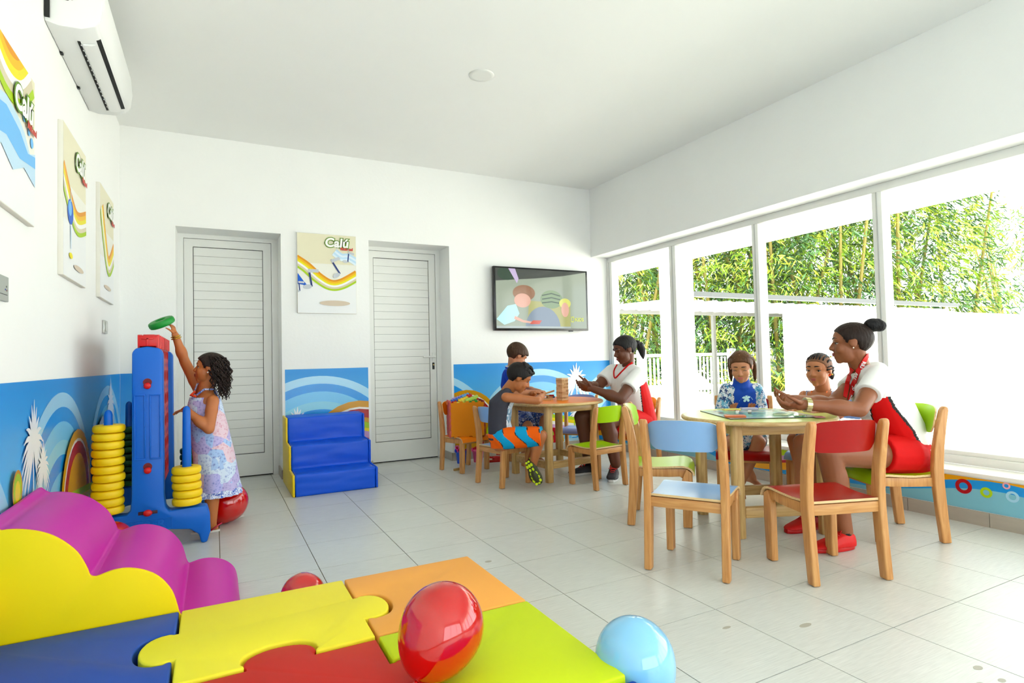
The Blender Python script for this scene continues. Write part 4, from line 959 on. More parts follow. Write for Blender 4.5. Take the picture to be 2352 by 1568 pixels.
flat(1800, 951, 0, .12, .08, .008, .4, mat('card_green', (196, 214, 180), .4), 'card_deck', 'open pale green booklet on the game board', 'cards', 'cards on the board')
flat(1720, 940, 0, .10, .05, .012, -.5, M_CARDV, 'card_deck', 'lavender card pack at the far edge of the board', 'cards', 'cards on the board')
flat(1680, 941, 0, .10, .05, .008, -.5, mat('card_yellow', (232, 224, 120), .4), 'card_deck', 'yellow card pack in front of the girl in blue', 'cards', 'cards on the board')
for px, py, lbl in ((1694, 950, 'white die on the left half of the game board'), (1722, 949, 'white die near the middle of the game board')):
    c = onz(px, py, ZT+.005); d = thing('die', lbl, 'die', (c.x, c.y, ZT+.0055), .5, 'dice'); MB().box(-.009, .009, -.009, .009, 0, .018).build('cube', mat('die_white', (244, 244, 240), .3), d, bevel=.002)
    for x, z in ((-.004, .005), (.004, .013), (0, .009)): MB().box(x-.0015, x+.0015, -.0094, -.0088, z-.0015, z+.0015).build('pip', M_DARK, d)
for px, py, m, lbl, rz in ((1838, 955, BGm['green'], 'green title deed cards at the right end of the board', .3), (1880, 957, BGm['pink'], 'pink play money beside the board', .9)):
    flat(px, py, 0, .07, .05, .003, rz, m, 'game_card', lbl, 'cards', 'cards on the board')
# ================================================================== foam box of bricks on the orange chair
FB = thing('foam_box', 'box made of orange and pink foam puzzle tiles, full of toy bricks', 'box', (2.05, 4.93, .322), math.atan2(-.27, .96)+math.pi+math.pi)
M_FO = mat('orange_foam', (214, 132, 56), .85, .2, .06, 8); M_FP = mat('pink_foam', (206, 104, 104), .85, .2, .06, 8); M_FC = mat('cream_foam', (236, 216, 160), .85); M_FM = mat('maroon_foam', (150, 60, 60), .85)
def foam(n=5, s=.30, th=.012):
    """interlocking foam tile in local x-z, toothed all round"""
    e = []; st_ = s/(2*n+1)
    def teeth(L, out):
        p = []
        for k in range(2*n+1):
            o = out if k % 2 else 0
            p += [(k*st_, o), ((k+1)*st_, o)]
        return p
    b = [(x, -y) for x, y in teeth(s, .012)]; r_ = [(s+y, x) for x, y in teeth(s, .012)]; t = [(s-x, s+y) for x, y in teeth(s, .012)]; l = [(-y, s-x) for x, y in teeth(s, .012)]
    pts = []
    for q in b+r_+t+l:
        if not pts or (abs(pts[-1][0]-q[0])+abs(pts[-1][1]-q[1])) > 1e-6: pts.append(q)
    return [(x-s/2, z) for x, z in pts], th
pts, th = foam()
MB().prism(pts, -.16, -.148, 'y').build('foam_tile', M_FO, FB); MB().prism(pts, .148, .16, 'y').build('foam_tile', M_FC, FB)
MB().prism(pts, -.006, .006, 'y').xf(Matrix.Translation((-.154, 0, 0)) @ Matrix.Rotation(math.pi/2, 4, 'Z')).build('foam_tile', M_FP, FB)
MB().prism(pts, -.006, .006, 'y').xf(Matrix.Translation((.154, 0, 0)) @ Matrix.Rotation(math.pi/2, 4, 'Z')).build('foam_tile', M_FM, FB)
MB().box(-.148, .148, -.148, .148, -.0005, .012).build('foam_tile', M_FC, FB)
MB().box(-.147, .147, -.147, .147, .012, .23).build('filling', M_FM, FB)
def brick(nx, ny, m, loc, rot, lbl):
    b = MB().box(0, nx*.024, 0, ny*.024, 0, .026)
    t = thing('toy_brick', lbl, 'toy brick', loc, 0, 'toy bricks in the foam box'); t.rotation_euler = rot
    b.build('brick_body', m, t, bevel=.0015)
    sm = MB().lathe([(.0, 0), (.0075, 0), (.0075, .006), (0, .006)], 10).mesh('stud', m, 40)
    for i in range(nx):
        for j in range(ny): o = link('stud', sm, t); o.location = (.024*(i+.5), .024*(j+.5), .026)
TB = {k: mat('brick_'+k, c, .3) for k, c in {'lilac': (190, 160, 214), 'blue': (20, 110, 214), 'sky': (110, 180, 240), 'navy': (14, 30, 80), 'red': (200, 40, 40), 'yellow': (244, 208, 20), 'lemon': (240, 232, 110), 'lime': (184, 220, 100), 'green': (50, 150, 50), 'orange': (226, 120, 70)}.items()}
Q = FB.location; az = math.radians(28)
def bpos(px, py, t): return P(px, py, t)
for px, py, t, nx, ny, c, lbl in ((1040, 918, 5.36, 6, 2, 'lilac', 'lilac toy brick at the back of the foam box'), (1036, 922, 5.32, 6, 1, 'blue', 'long blue toy brick in the foam box'), (1062, 910, 5.34, 3, 1, 'sky', 'blue toy brick at the top right of the brick pile'),
        (1040, 926, 5.27, 2, 2, 'red', 'red toy brick at the left of the brick pile'), (1074, 910, 5.30, 2, 2, 'red', 'red toy brick at the right of the brick pile'), (1054, 920, 5.26, 4, 2, 'yellow', 'yellow toy brick in the middle of the brick pile'),
        (1045, 929, 5.22, 5, 1, 'lemon', 'lemon toy brick at the front of the brick pile'), (1071, 919, 5.22, 5, 1, 'lime', 'pale lime toy brick leaning across the pile'), (1063, 931, 5.19, 6, 2, 'green', 'green toy brick at the front rim of the box'), (1026, 926, 5.28, 2, 1, 'orange', 'orange toy brick by the pink foam side')):
    brick(nx, ny, TB[c], P(px, py, t)-Vector((0, 0, .018)), (.0, -.30, -.25), lbl)
# ------------------------------------------------------------------ buckets, clogs, stray block under the chairs
def bucket(c, m, hm, label):
    t = thing('toy_bucket', label, 'bucket', c, 0, 'toy buckets under the orange chair')
    MB().lathe([(.001, 0), (.042, 0), (.055, .10), (.060, .104), (.060, .112), (.054, .112), (.041, .006), (.001, .006)], 28).build('pail', m, t, 60)
    for s in (-1, 1): MB().tube([(s*.057, -.012, .105), (s*.060, -.014, .125), (s*.060, 0, .138), (s*.060, .014, .125), (s*.057, .012, .105)], .005, 8).build('lug', hm, t)
    return t
c = onz(1060, 1063, 0); bucket((c.x, c.y, 0), mat('blue_bucket', (16, 84, 196), .3), mat('blue_lug', (20, 60, 190), .3), 'blue toy bucket on the floor under the orange chair')
bs = thing('toy_spade', 'pink toy spade sticking out of the blue bucket', 'toy spade', (c.x-.02, c.y-.01, .008)); MB().tube([(0, 0, 0), (-.03, -.01, .13)], .006, 8).tube([(-.03-.016*math.cos(a), -.01, .148+.018*math.sin(a)) for a in [i*math.pi/6 for i in range(12)]], .005, 6, closed=True).build('spade_handle', mat('pink_plastic', (240, 90, 180), .3), bs)
c = onz(1098, 1060, 0); bucket((c.x, c.y, 0), mat('pink_bucket', (236, 110, 160), .3), mat('pink_lug', (226, 70, 140), .3), 'pink toy bucket behind the leg of the orange chair')
M_CLOG = mat('red_clog', (190, 16, 36), .4)
def clog(c, rz, label):
    t = thing('clog', label, 'shoe', c, rz, 'red clogs')
    MB().prism([(-.09, -.02), (-.085, -.032), (-.02, -.03), (.06, -.038), (.095, -.02), (.098, .005), (.085, .028), (.03, .036), (-.03, .03), (-.085, .03), (-.092, .01)], 0, .018, 'z').build('sole', M_CLOG, t, 40, .004)
    b = MB()
    R = []
    for x, w, h in ((-.02, .031, .050), (.02, .034, .052), (.055, .034, .046), (.08, .026, .034), (.095, .012, .020)):
        R.append([(x, w*math.cos(math.pi*q/10), .016+h*math.sin(math.pi*q/10)*.8) for q in range(11)])
    for a in range(len(R)-1): b.add(R[a]+R[a+1], [(q, q+1, 12+q, 11+q) for q in range(10)])
    b.build('upper', M_CLOG, t, 80)
    MB().tube([(-.01, -.031, .04), (-.06, -.034, .048), (-.094, 0, .05), (-.06, .034, .048), (-.01, .031, .04)], .006, 8).build('heel_strap', M_CLOG, t)
c = onz(1137, 1060, 0); clog((c.x, c.y, 0), -.2, 'left red clog lying under the table'); c = onz(1162, 1053, 0); clog((c.x, c.y+.03, 0), .1, 'right red clog lying nearer the table legs')
c = onz(1055, 1079, 0); MB().box(-.06, .06, -.012, .012, 0, .02).xf(Matrix.Translation((c.x, c.y, 0)) @ Matrix.Rotation(.3, 4, 'Z')).top('wooden_block', wood('stray_block', (170, 130, 70), (190, 150, 90), 0), 'single wooden block lying on the floor under the orange chair', 'block', bevel=.002)
# ================================================================== people
def remesh(b, vox, smooth=4, fac=.5):
    me = bpy.data.meshes.new('tmp'); me.from_pydata(b.v, [], b.f); me.update()
    o = bpy.data.objects.new('tmp', me); COL.objects.link(o)
    m = o.modifiers.new('r', 'REMESH'); m.mode = 'VOXEL'; m.voxel_size = vox
    if smooth: s = o.modifiers.new('s', 'SMOOTH'); s.iterations = smooth; s.factor = fac
    dg = bpy.context.evaluated_depsgraph_get(); out = bpy.data.meshes.new_from_object(o.evaluated_get(dg))
    bpy.data.objects.remove(o); bpy.data.meshes.remove(me)
    n = len(out.vertices); v = np.empty(n*3); out.vertices.foreach_get('co', v); v = v.reshape(-1, 3)
    f = [tuple(p.vertices) for p in out.polygons]; bpy.data.meshes.remove(out)
    return v, f
def mesh_from(name, parts, mats, off, colour=None):
    V = np.concatenate([p[0] for p in parts]); Fc = []; o = 0
    for v, f in parts: Fc += [tuple(i+o for i in q) for q in f]; o += len(v)
    V = V-np.array(off); me = bpy.data.meshes.new(name); me.from_pydata(V.tolist(), [], Fc)
    mats = mats if isinstance(mats, (list, tuple)) else [mats]
    for m in mats: me.materials.append(m)
    if colour:
        W_ = V+np.array(off); me.polygons.foreach_set('material_index', [colour(W_[list(q)].mean(0)) for q in Fc])
    me.shade_smooth(); me.update()
    return me
def frame(fwd, up=(0, 0, 1)):
    f = Vector(fwd).normalized(); u = Vector(up); u = (u-f*u.dot(f)).normalized(); r = f.cross(u)
    return r, f, u
def ringe(c, ux, uy, rx, ry, n=24):
    return [Vector(c)+ux*(rx*math.cos(2*math.pi*q/n))+uy*(ry*math.sin(2*math.pi*q/n)) for q in range(n)]
class Person:
    def __init__(s, joints, label, skin, fwd, face, hh, group=None, face_up=(0, 0, 1)):
        s.j = {k: P(*v) if len(v) == 3 and v[0] > 20 else Vector(v) for k, v in joints.items()}
        s.skin = skin; s.fwd = Vector(fwd).normalized(); s.hh = hh
        s.r, s.f, s.u = frame(face, face_up)
        p = s.j['pel']; base = Vector((p.x, p.y, 0)); s.root = thing('person', label, 'person', base, 0, group); s.off = base
        s.body = MB(); s.headb = MB(); s.hands = MB(); s.extra = []
    def H(s, x, y, z): return s.j['head']+(s.r*x+s.f*y+s.u*z)*s.hh
    def HM(s): return Matrix((s.r, s.f, s.u)).transposed()
    def hell(s, c, rad, b=None, mi=0, nu=18, nv=12):
        (b or s.headb).ell(s.H(*c), tuple(k*s.hh for k in rad), s.HM(), nu, nv, mi)
    def head(s, jaw=1., nose=1.):
        h = s.hh; e = s.hell
        e((0, -.06, .13), (.345, .435, .37), nu=28, nv=18); e((0, .10, .12), (.29, .27, .26)); e((0, .13, -.14), (.262*jaw, .25, .31)); e((0, .10, -.27), (.215*jaw, .235, .20)); e((0, .255, -.405), (.09, .085, .075))
        for k in (-1, 1):
            e((k*.145, .225, -.13), (.125, .125, .135)); e((k*.052*nose, .375, -.125), (.046*nose, .055, .04)); e((k*.13, .322, .105), (.115, .05, .038)); e((k*.14, .268, .062), (.078, .068, .045)); e((k*.335, -.035, -.0), (.036, .085, .13)); e((k*.35, -.06, .04), (.03, .06, .06))
            e((k*.14, .268, -.035), (.075, .062, .03))
        s.headb.seg(s.H(0, .33, .07), s.H(0, .425, -.095), .034*h, .052*h*nose, 12); e((0, .415, -.115), (.05*nose, .05, .042)); e((0, .29, -.25), (.125, .10, .10)); e((0, .30, -.33), (.10, .07, .06))
        s.headb.seg(s.H(0, -.10, -.18), s.j['neck'], .215*h, .225*h, 18)
        s.headb.seg(s.H(0, -.04, -.25), s.j['neck']+s.f*.02*h, .18*h, .22*h, 18)
    def face(s, iris=(50, 30, 20), lip=(150, 80, 70), brow=(30, 22, 18), closed=0., white=(186, 176, 168)):
        h = s.hh; mL = mat('lip_%d_%d' % lip[:2], lip, .4); mB = mat('brow_%d' % brow[0], brow, .8); mW = mat('eye_white_%d' % white[0], white, .5, .2); mI = mat('iris_%d' % iris[0], iris, .15)
        b = MB(); s.hell((0, .385, -.232), (.088, .030, .022), b); s.hell((0, .376, -.272), (.078, .034, .027), b); b.build('lips', mL, s.root, 170, off=s.off)
        for k in (-1, 1):
            b = MB(); s.hell((k*.14, .262-.012*(closed > .5), .008), (.058, .064, .046*(1-.6*closed)), b); ey = b.build('eye', mW, s.root, 170, off=s.off)
            b = MB(); s.hell((k*.14-.004, .310-.012*(closed > .5), .010-.02*closed), (.030, .020, .032*(1-.55*closed)), b, 0, 12, 8); b.build('iris', mI, ey, 170, off=s.off)
            b = MB(); b.tube([s.H(k*(.075+.13*q/6), .332-.045*(q/6)**2, .020-.042*closed+.020*math.sin(math.pi*q/6)) for q in range(7)], .0085*h, 6); b.build('eyelash', mB, s.root, 170, off=s.off)
            b = MB(); b.tube([s.H(k*(.055+.175*q/6), .368-.075*(q/6)**2, .118+.028*math.sin(math.pi*(.25+.75*q/6))) for q in range(7)], [.012*h, .018*h, .019*h, .018*h, .015*h, .011*h, .005*h], 8); b.build('eyebrow', mB, s.root, 170, off=s.off)
    def hairline(s, y, fh=.30):
        pts = [(-.6, -.32), (-.42, -.30), (-.30, -.24), (-.16, -.16), (-.10, .0), (.05, .05), (.09, -.04), (.13, .02), (.20, .17), (.30, fh-.02), (.36, fh), (.6, fh+.02)]
        for a, b in zip(pts, pts[1:]):
            if y <= b[0]: return a[1]+(b[1]-a[1])*(y-a[0])/(b[0]-a[0])
        return fh
    def cap(s, m, off=.04, fh=.30, name='hair', noise=0., nscale=9., line=None, grow=1., nape=0.):
        b = MB(); nu, nv = 72, 44; c = Vector((0, -.06, .13)); R = []
        rng2 = np.random.default_rng(3); ph = rng2.uniform(0, 6.28, (6, 3)); fr = rng2.normal(0, nscale, (6, 3))
        for a in range(1, nv):
            th = math.pi*a/nv; ring = []
            for q in range(nu):
                p_ = 2*math.pi*q/nu; d = Vector((math.sin(th)*math.cos(p_), math.sin(th)*math.sin(p_), -math.cos(th)))
                p = c+Vector((d.x*.345, d.y*.435, d.z*.37)); k = p.z-s.hairline(p.y, fh)+(nape if p.y < -.10 else 0)
                t = min(1, max(0, k/.07+.5)); t = t*t*(3-2*t); o_ = -.07+(.07+off)*t
                if noise: o_ += noise*t*sum(math.sin(p.x*fr[i][0]+p.y*fr[i][1]+p.z*fr[i][2]+ph[i][0]) for i in range(6))/3
                p = p+Vector((d.x, d.y, d.z))*o_*grow; ring.append(s.H(p.x, p.y, p.z))
            R.append(ring)
        b.rings(R); return b.build(name, m, s.root, 170, off=s.off)
    def limb(s, a, b, ra, rb, bulge=0.):
        A, B = s.j[a] if isinstance(a, str) else Vector(a), s.j[b] if isinstance(b, str) else Vector(b)
        s.body.seg(A, B, ra, rb)
        if bulge: s.body.ell(A.lerp(B, .35), (bulge, bulge, (B-A).length*.33), Vector((0, 0, 1)).rotation_difference((B-A).normalized()).to_matrix())
    def torso_sections(s, W, k=0.):
        """W: pelvis (w,d), waist, chest, shoulder half-sizes; k inflates"""
        j = s.j; side_h = (j['hiR']-j['hiL']).normalized(); side_s = (j['shR']-j['shL']).normalized(); mid = (j['shL']+j['shR'])/2
        pts = [j['pel'], j['waist'], j['chest'], mid]; out = []
        sides = [side_h, side_h.lerp(side_s, .4), side_h.lerp(side_s, .8), side_s]
        for i in range(4):
            d = (pts[min(i+1, 3)]-pts[max(i-1, 0)]).normalized(); sx = (sides[i]-d*sides[i].dot(d)).normalized(); fy = sx.cross(d)*-1
            if fy.dot(s.fwd) < 0: fy = -fy
            out.append((pts[i], sx, fy, W[i][0]+k, W[i][1]+k, d))
        return out
    def torso(s, W, b=None, k=0., lo=-.35, hi=1., neck=True):
        b = b or s.body; S = s.torso_sections(W, k); R = []
        c, sx, fy, w, d, ax = S[0]; R.append(ringe(c-ax*abs(lo)*.28, sx, fy, w*.72, d*.72)); R.append(ringe(c-ax*abs(lo)*.12, sx, fy, w*.95, d*.95))
        for i in range(3):
            a, q = S[i], S[i+1]
            for t in (0, .33, .66): R.append(ringe(a[0].lerp(q[0], t), a[1].lerp(q[1], t).normalized(), a[2].lerp(q[2], t).normalized(), a[3]+(q[3]-a[3])*t, a[4]+(q[4]-a[4])*t))
        c, sx, fy, w, d, ax = S[3]; R.append(ringe(c, sx, fy, w, d)); R.append(ringe(c+ax*d*.45, sx, fy, w*.70, d*.75)); R.append(ringe(c+ax*d*.62, sx, fy, w*.4, d*.5))
        b.rings(R)
        if neck: b.seg(s.j['neck']-(s.j['neck']-s.j['chest']).normalized()*.04, s.j['neck'], .24*s.hh+k, .225*s.hh+k)
    def arms(s, r, b=None):
        for k in 'LR':
            s.limb('sh'+k, 'el'+k, r[0], r[1], r[0]*1.02); s.limb('el'+k, 'wr'+k, r[1]*1.0, r[2], r[1]*1.08)
    def legs(s, r, which='LR'):
        for k in which:
            s.limb('hi'+k, 'kn'+k, r[0], r[1]); s.limb('kn'+k, 'an'+k, r[1]*.98, r[3]); A, B = s.j['kn'+k], s.j['an'+k]
            bk = (s.j['hi'+k]-A).normalized(); c = A.lerp(B, .30)+bk*r[2]*.22; s.body.ell(c, (r[2], r[2], (B-A).length*.26), Vector((0, 0, 1)).rotation_difference((B-A).normalized()).to_matrix())
    def hand(s, wr, d, n, L, thumb=1, curl=(.3, .4, .3), spread=.06, tcurl=.3, vox=None):
        d = Vector(d).normalized(); n = Vector(n); n = (n-d*n.dot(d)).normalized(); l = d.cross(n); w = s.j[wr] if isinstance(wr, str) else Vector(wr); b = s.hands
        M = Matrix((l, d, n)).transposed()
        b.ell(w+d*.27*L, (.215*L, .29*L, .085*L), M, 16, 10); b.ell(w+d*.36*L, (.235*L, .15*L, .08*L), M, 16, 10); b.seg(w-d*.10*L, w+d*.15*L, .155*L, .16*L, 14); b.ell(w+d*.20*L+l*thumb*.15*L+n*.03*L, (.10*L, .17*L, .085*L), M, 12, 8)
        for i, (lo, ln) in enumerate(((.172, .40), (.060, .455), (-.055, .425), (-.165, .33))):
            lo *= thumb; p = w+d*.47*L+l*lo*L; a = 0.; dd = d+l*(lo*spread*8); dd.normalize(); rr = [.056, .050, .045, .036]
            for q, f in enumerate((.45, .31, .24)):
                a += curl[q]*(1+.12*i); e = (dd*math.cos(a)+n*math.sin(a)).normalized(); p2 = p+e*ln*L*f; b.seg(p, p2, rr[q]*L, rr[q+1]*L, 10); p = p2
        p = w+d*.14*L+l*thumb*.19*L; e = (d*.66+l*thumb*.72+n*.18).normalized()
        for q, (f, r0, r1) in enumerate(((.19, .066, .060), (.17, .058, .05), (.13, .048, .038))):
            p2 = p+e*f*L; b.seg(p, p2, r0*L, r1*L, 10); p = p2; e = (e+d*.25*(1-tcurl)+n*tcurl-l*thumb*.15).normalized()
    def foot(s, an, d, L, up=(0, 0, 1)):
        """bare foot: ankle, heel, arch and five toes pointing along d"""
        r, f, u = frame(d, up); a = s.j[an]; b = s.body; z = -.28*L
        b.seg(a, a+f*.02*L+u*(-.12*L), .14*L, .15*L); b.ell(a-f*.14*L+u*(z+.10*L), (.13*L, .15*L, .14*L), Matrix((r, f, u)).transposed()); b.seg(a+u*(-.10*L), a+f*.42*L+u*(z+.09*L), .16*L, .10*L); b.ell(a+f*.44*L+u*(z+.075*L), (.18*L, .14*L, .075*L), Matrix((r, f, u)).transposed())
        for i, (x, ln, rr) in enumerate(((-.12, .22, .055), (-.04, .20, .04), (.03, .18, .038), (.09, .15, .036), (.145, .11, .034))):
            k = 1 if an.endswith('R') else -1; s.hands.seg(a+f*.46*L+r*(x*k*L)+u*(z+.06*L), a+f*(.50+ln)*L+r*(x*k*L)+u*(z+.045*L), rr*L, rr*L*.9, 10)
    def finish(s, vox=.0065, hv=.0042, hav=.0032):
        parts = [remesh(s.body, vox, 5)]
        if s.headb.v: parts.append(remesh(s.headb, hv, 4))
        if s.hands.v: parts.append(remesh(s.hands, hav, 2))
        return link('body', mesh_from('body', parts, s.skin, s.off), s.root)
    def garment(s, name, b, m, vox=.007, smooth=6, colour=None):
        return link(name, mesh_from(name, [remesh(b, vox, smooth)], m, s.off, colour), s.root)
    def sleeve(s, b, a, e, r0, r1, frac):
        A, B = s.j[a], s.j[e]; b.seg(A, A.lerp(B, frac*.6), r0, (r0+r1)/2); b.seg(A, A.lerp(B, frac), r0*.98, r1, flat=True)
def skinm(name, c): return mat('skin_'+name, c, .48, .4, .06, 9, sss=.08)
def hairm(name, c): 
    return mat('hair_'+name, c, .55, .25, .35, 16, bump=.7, bscale=34, stretch=(3, 3, .5))
def shoe(s, heel, d, L, up_m, sole_m, lace_m=None, sock_m=None, up=(0, 0, 1), w=.19, name='shoe'):
    """laced trainer; heel point on the floor, d pointing to the toe"""
    r, f, u = frame(d, up); heel = Vector(heel); Pn = lambda x, y, z: heel+r*x*L+f*y*L+u*z*L
    t = MB()
    outl = []
    for i in range(24):
        a = 2*math.pi*i/24; y = .5-.5*math.cos(a); sgn = 1 if a < math.pi else -1; ww = w*(.72+.42*y-.18*y*y)*math.sin(math.pi*min(.985, max(.015, y)))**.38; outl.append((sgn*ww, y))
    R = [[Pn(x*.98, y, .0) for x, y in outl], [Pn(x*1.03, y*1.01-.005, .03) for x, y in outl], [Pn(x*1.03, y*1.01-.005, .075) for x, y in outl], [Pn(x*.95, y, .085) for x, y in outl]]
    t.rings(R); so_ = t.build(name, sole_m, s.root, 50, off=s.off)
    b = MB(); R = []
    for y, hw, top, tw in ((.02, .10, .30, .05), (.08, .15, .34, .075), (.20, .165, .33, .085), (.32, .165, .34, .09), (.45, .17, .30, .085), (.58, .185, .245, .08), (.72, .19, .20, .07), (.86, .165, .165, .06), (.95, .115, .13, .04), (.99, .05, .10, .02)):
        R.append([Pn(-hw*1.0*w/.19, y, .07), Pn(-hw*1.04*w/.19, y, .07+.4*(top-.07)), Pn(-(hw*.55+tw*.45)*w/.19, y, .07+.85*(top-.07)), Pn(-tw*.5, y, top), Pn(tw*.5, y, top), Pn((hw*.55+tw*.45)*w/.19, y, .07+.85*(top-.07)), Pn(hw*1.04*w/.19, y, .07+.4*(top-.07)), Pn(hw*w/.19, y, .07)])
    b.rings(R); v, fc = remesh(b, .0045, 4); uo = link('shoe_upper', mesh_from('shoe_upper', [(v, fc)], up_m, s.off), so_)
    if lace_m:
        lb = MB()
        for q in range(5):
            y = .42+.07*q; z = .325-.045*q-.002*q*q; hw = .085
            lb.tube([Pn(-hw, y, z-.03), Pn(-hw*.5, y+.015, z+.012), Pn(hw*.5, y+.03, z+.012), Pn(hw, y+.045, z-.03)], .014*L, 6)
        lb.tube([Pn(0, .42, .34), Pn(-.10, .38, .40), Pn(-.14, .44, .33), Pn(0, .42, .34), Pn(.10, .38, .40), Pn(.14, .44, .33), Pn(0, .42, .34)], .012*L, 6)
        lb.build('laces', lace_m, so_, 170, off=s.off)
    if sock_m: MB().seg(Pn(0, .20, .22), Pn(0, .19, .42), .125*L, .12*L, flat=True).build('sock', sock_m, so_, 60, off=s.off)
    return so_
def drape(s, pts, obs, lift=.004, sub=5):
    """lay a path of sight-line points on the surface of the listed parts"""
    from mathutils.bvhtree import BVHTree
    trees = [BVHTree.FromPolygons([v.co+s.off for v in o.data.vertices], [q.vertices for q in o.data.polygons]) for o in obs]
    out = []; pp = smooth2(pts, sub)
    for x, y in pp:
        d = ray(x, y).normalized(); best = None
        for t in trees:
            h = t.ray_cast(EYE, d)
            if h[0] is not None and (best is None or h[3] < best[3]): best = h
        if best is not None: out.append((best[0]+best[1]*lift, best[1]))
    return out
VR, VF = Vector((_r.x, _r.y, 0)), Vector((math.sin(YAW), math.cos(YAW), 0))
JN = {
  'womanR': dict(head=(1953, 789, 3.12), neck=(1978, 850, 3.15), shL=(2018, 862, 3.03), shR=(1990, 854, 3.36), elL=(1974, 940, 2.88), elR=(1912, 928, 3.2), wrL=(1848, 929, 2.88), wrR=(1826, 917, 3.1), chest=(2020, 912, 3.19), waist=(2062, 985, 3.2), pel=(2078, 1040, 3.2), hiL=(2080, 1042, 3.10), hiR=(2072, 1041, 3.28), knL=(1905, 1042, 2.96), knR=(1890, 1030, 3.22), anL=(1940, 1222, 2.93), anR=(1868, 1192, 3.28)),
  'womanL': dict(head=(1434, 803, 5.0), neck=(1443, 842, 5.04), shL=(1466, 860, 4.92), shR=(1406, 853, 5.22), elL=(1425, 916, 4.77), elR=(1370, 890, 5.1), wrL=(1362, 893, 4.82), wrR=(1352, 882, 5.0), chest=(1444, 882, 5.1), waist=(1460, 930, 5.17), pel=(1466, 966, 5.2), hiL=(1472, 968, 5.1), hiR=(1450, 966, 5.3), knL=(1393, 966, 4.76), knR=(1337, 958, 4.97), anL=(1414, 1064, 4.74), anR=(1352, 1058, 4.97)),
  'rash': dict(head=(1702, 842, 3.94), neck=(1703, 880, 4.0), shL=(1737, 894, 4.0), shR=(1669, 894, 4.0), elL=(1750, 937, 4.0), elR=(1656, 937, 4.0), wrL=(1724, 950, 3.90), wrR=(1682, 950, 3.90), chest=(1703, 914, 4.03), waist=(1703, 955, 4.05), pel=(1705, 997, 4.05), hiL=(1722, 999, 4.05), hiR=(1688, 999, 4.05), knL=(1743, 1016, 3.82), knR=(1682, 1018, 3.82), anL=(1702, 1108, 3.80), anR=(1728, 1096, 3.88)),
  'braid': dict(head=(1880, 850, 3.64), neck=(1890, 893, 3.69), shL=(1924, 910, 3.62), shR=(1847, 908, 3.76), elL=(1928, 952, 3.55), elR=(1838, 948, 3.68), wrL=(1885, 944, 3.44), wrR=(1820, 940, 3.56), chest=(1890, 928, 3.71), waist=(1893, 970, 3.74), pel=(1895, 1012, 3.75), hiL=(1905, 1014, 3.68), hiR=(1880, 1012, 3.8), knL=(1840, 1014, 3.5), knR=(1825, 1010, 3.65), anL=(1838, 1128, 3.46), anR=(1845, 1108, 3.6)),
  'tank': dict(head=(1193, 868, 4.5), neck=(1166, 896, 4.53), shR=(1162, 912, 4.42), shL=(1170, 904, 4.66), elR=(1234, 920, 4.44), elL=(1222, 910, 4.78), wrR=(1246, 908, 4.62), wrL=(1224, 902, 4.68), chest=(1150, 928, 4.53), waist=(1147, 970, 4.53), pel=(1152, 1003, 4.53), hiR=(1158, 1006, 4.45), hiL=(1160, 1004, 4.61), knR=(1240, 1003, 4.40), knL=(1243, 1000, 4.56), anR=(1224, 1068, 4.42), anL=(1216, 1066, 4.52)),
  'polo': dict(head=(1188, 817, 5.42), neck=(1178, 841, 5.46), shR=(1171, 858, 5.34), shL=(1170, 856, 5.6), elR=(1190, 902, 5.22), elL=(1210, 893, 5.55), wrR=(1230, 900, 5.24), wrL=(1237, 898, 5.36), chest=(1172, 882, 5.48), waist=(1186, 925, 5.52), pel=(1200, 958, 5.52), hiR=(1202, 960, 5.44), hiL=(1205, 958, 5.6), knR=(1212, 978, 5.22), knL=(1250, 965, 5.36), anR=(1205, 1046, 5.26), anL=(1232, 1042, 5.32)),
  'stand': dict(head=(480, 846, 3.57), neck=(474, 886, 3.57), shL=(489, 920, 3.49), shR=(459, 897, 3.65), elL=(480, 985, 3.43), elR=(425, 832, 3.67), wrL=(426, 940, 3.40), wrR=(402, 768, 3.63), chest=(471, 928, 3.57), waist=(482, 985, 3.57), pel=(492, 1050, 3.57), hiL=(484, 1065, 3.52), hiR=(500, 1063, 3.63), knL=(487, 1140, 3.49), knR=(524, 1125, 3.73), anL=(486, 1203, 3.48), anR=(543, 1174, 3.79)),
}
M_WSH = mat('white_sport_shirt', (240, 240, 238), .75, .2, .02, 6, bump=.15, bscale=18); M_RSH = mat('red_sport_shirt', (200, 8, 24), .7, .2, .05, 6, bump=.2, bscale=18); M_PIPE = mat('black_piping', (24, 20, 22), .7)
M_RSHORT = mat('red_shorts', (196, 10, 26), .75, .2, .05, 6, bump=.2, bscale=16)
def two_tone(p, W, lo=(62, 118), hi=(24, 152)):
    """white jersey with red flanks edged in black"""
    S = p.torso_sections(W); mid = S[3][0]; pel = S[0][0]; ax = (mid-pel); Lx = ax.length; ax.normalize()
    def f(c):
        v = Vector(c)-pel; t = v.dot(ax)/Lx
        i = min(2, max(0, int(t*3))); ctr = S[i][0].lerp(S[i+1][0], min(1, max(0, t*3-i))); d = Vector(c)-ctr; d -= ax*d.dot(ax)
        a = math.degrees(math.atan2(abs(d.dot(S[2][1])), d.dot(S[2][2])))
        if t > .80: return 0
        k = min(1, max(0, (.8-t)/.75)); a0 = lo[0]+(hi[0]-lo[0])*k; a1 = lo[1]+(hi[1]-lo[1])*k
        if a0 < a < a1: return 2 if (a > a1-5 or a < a0+3) else 1
        return 0
    return f
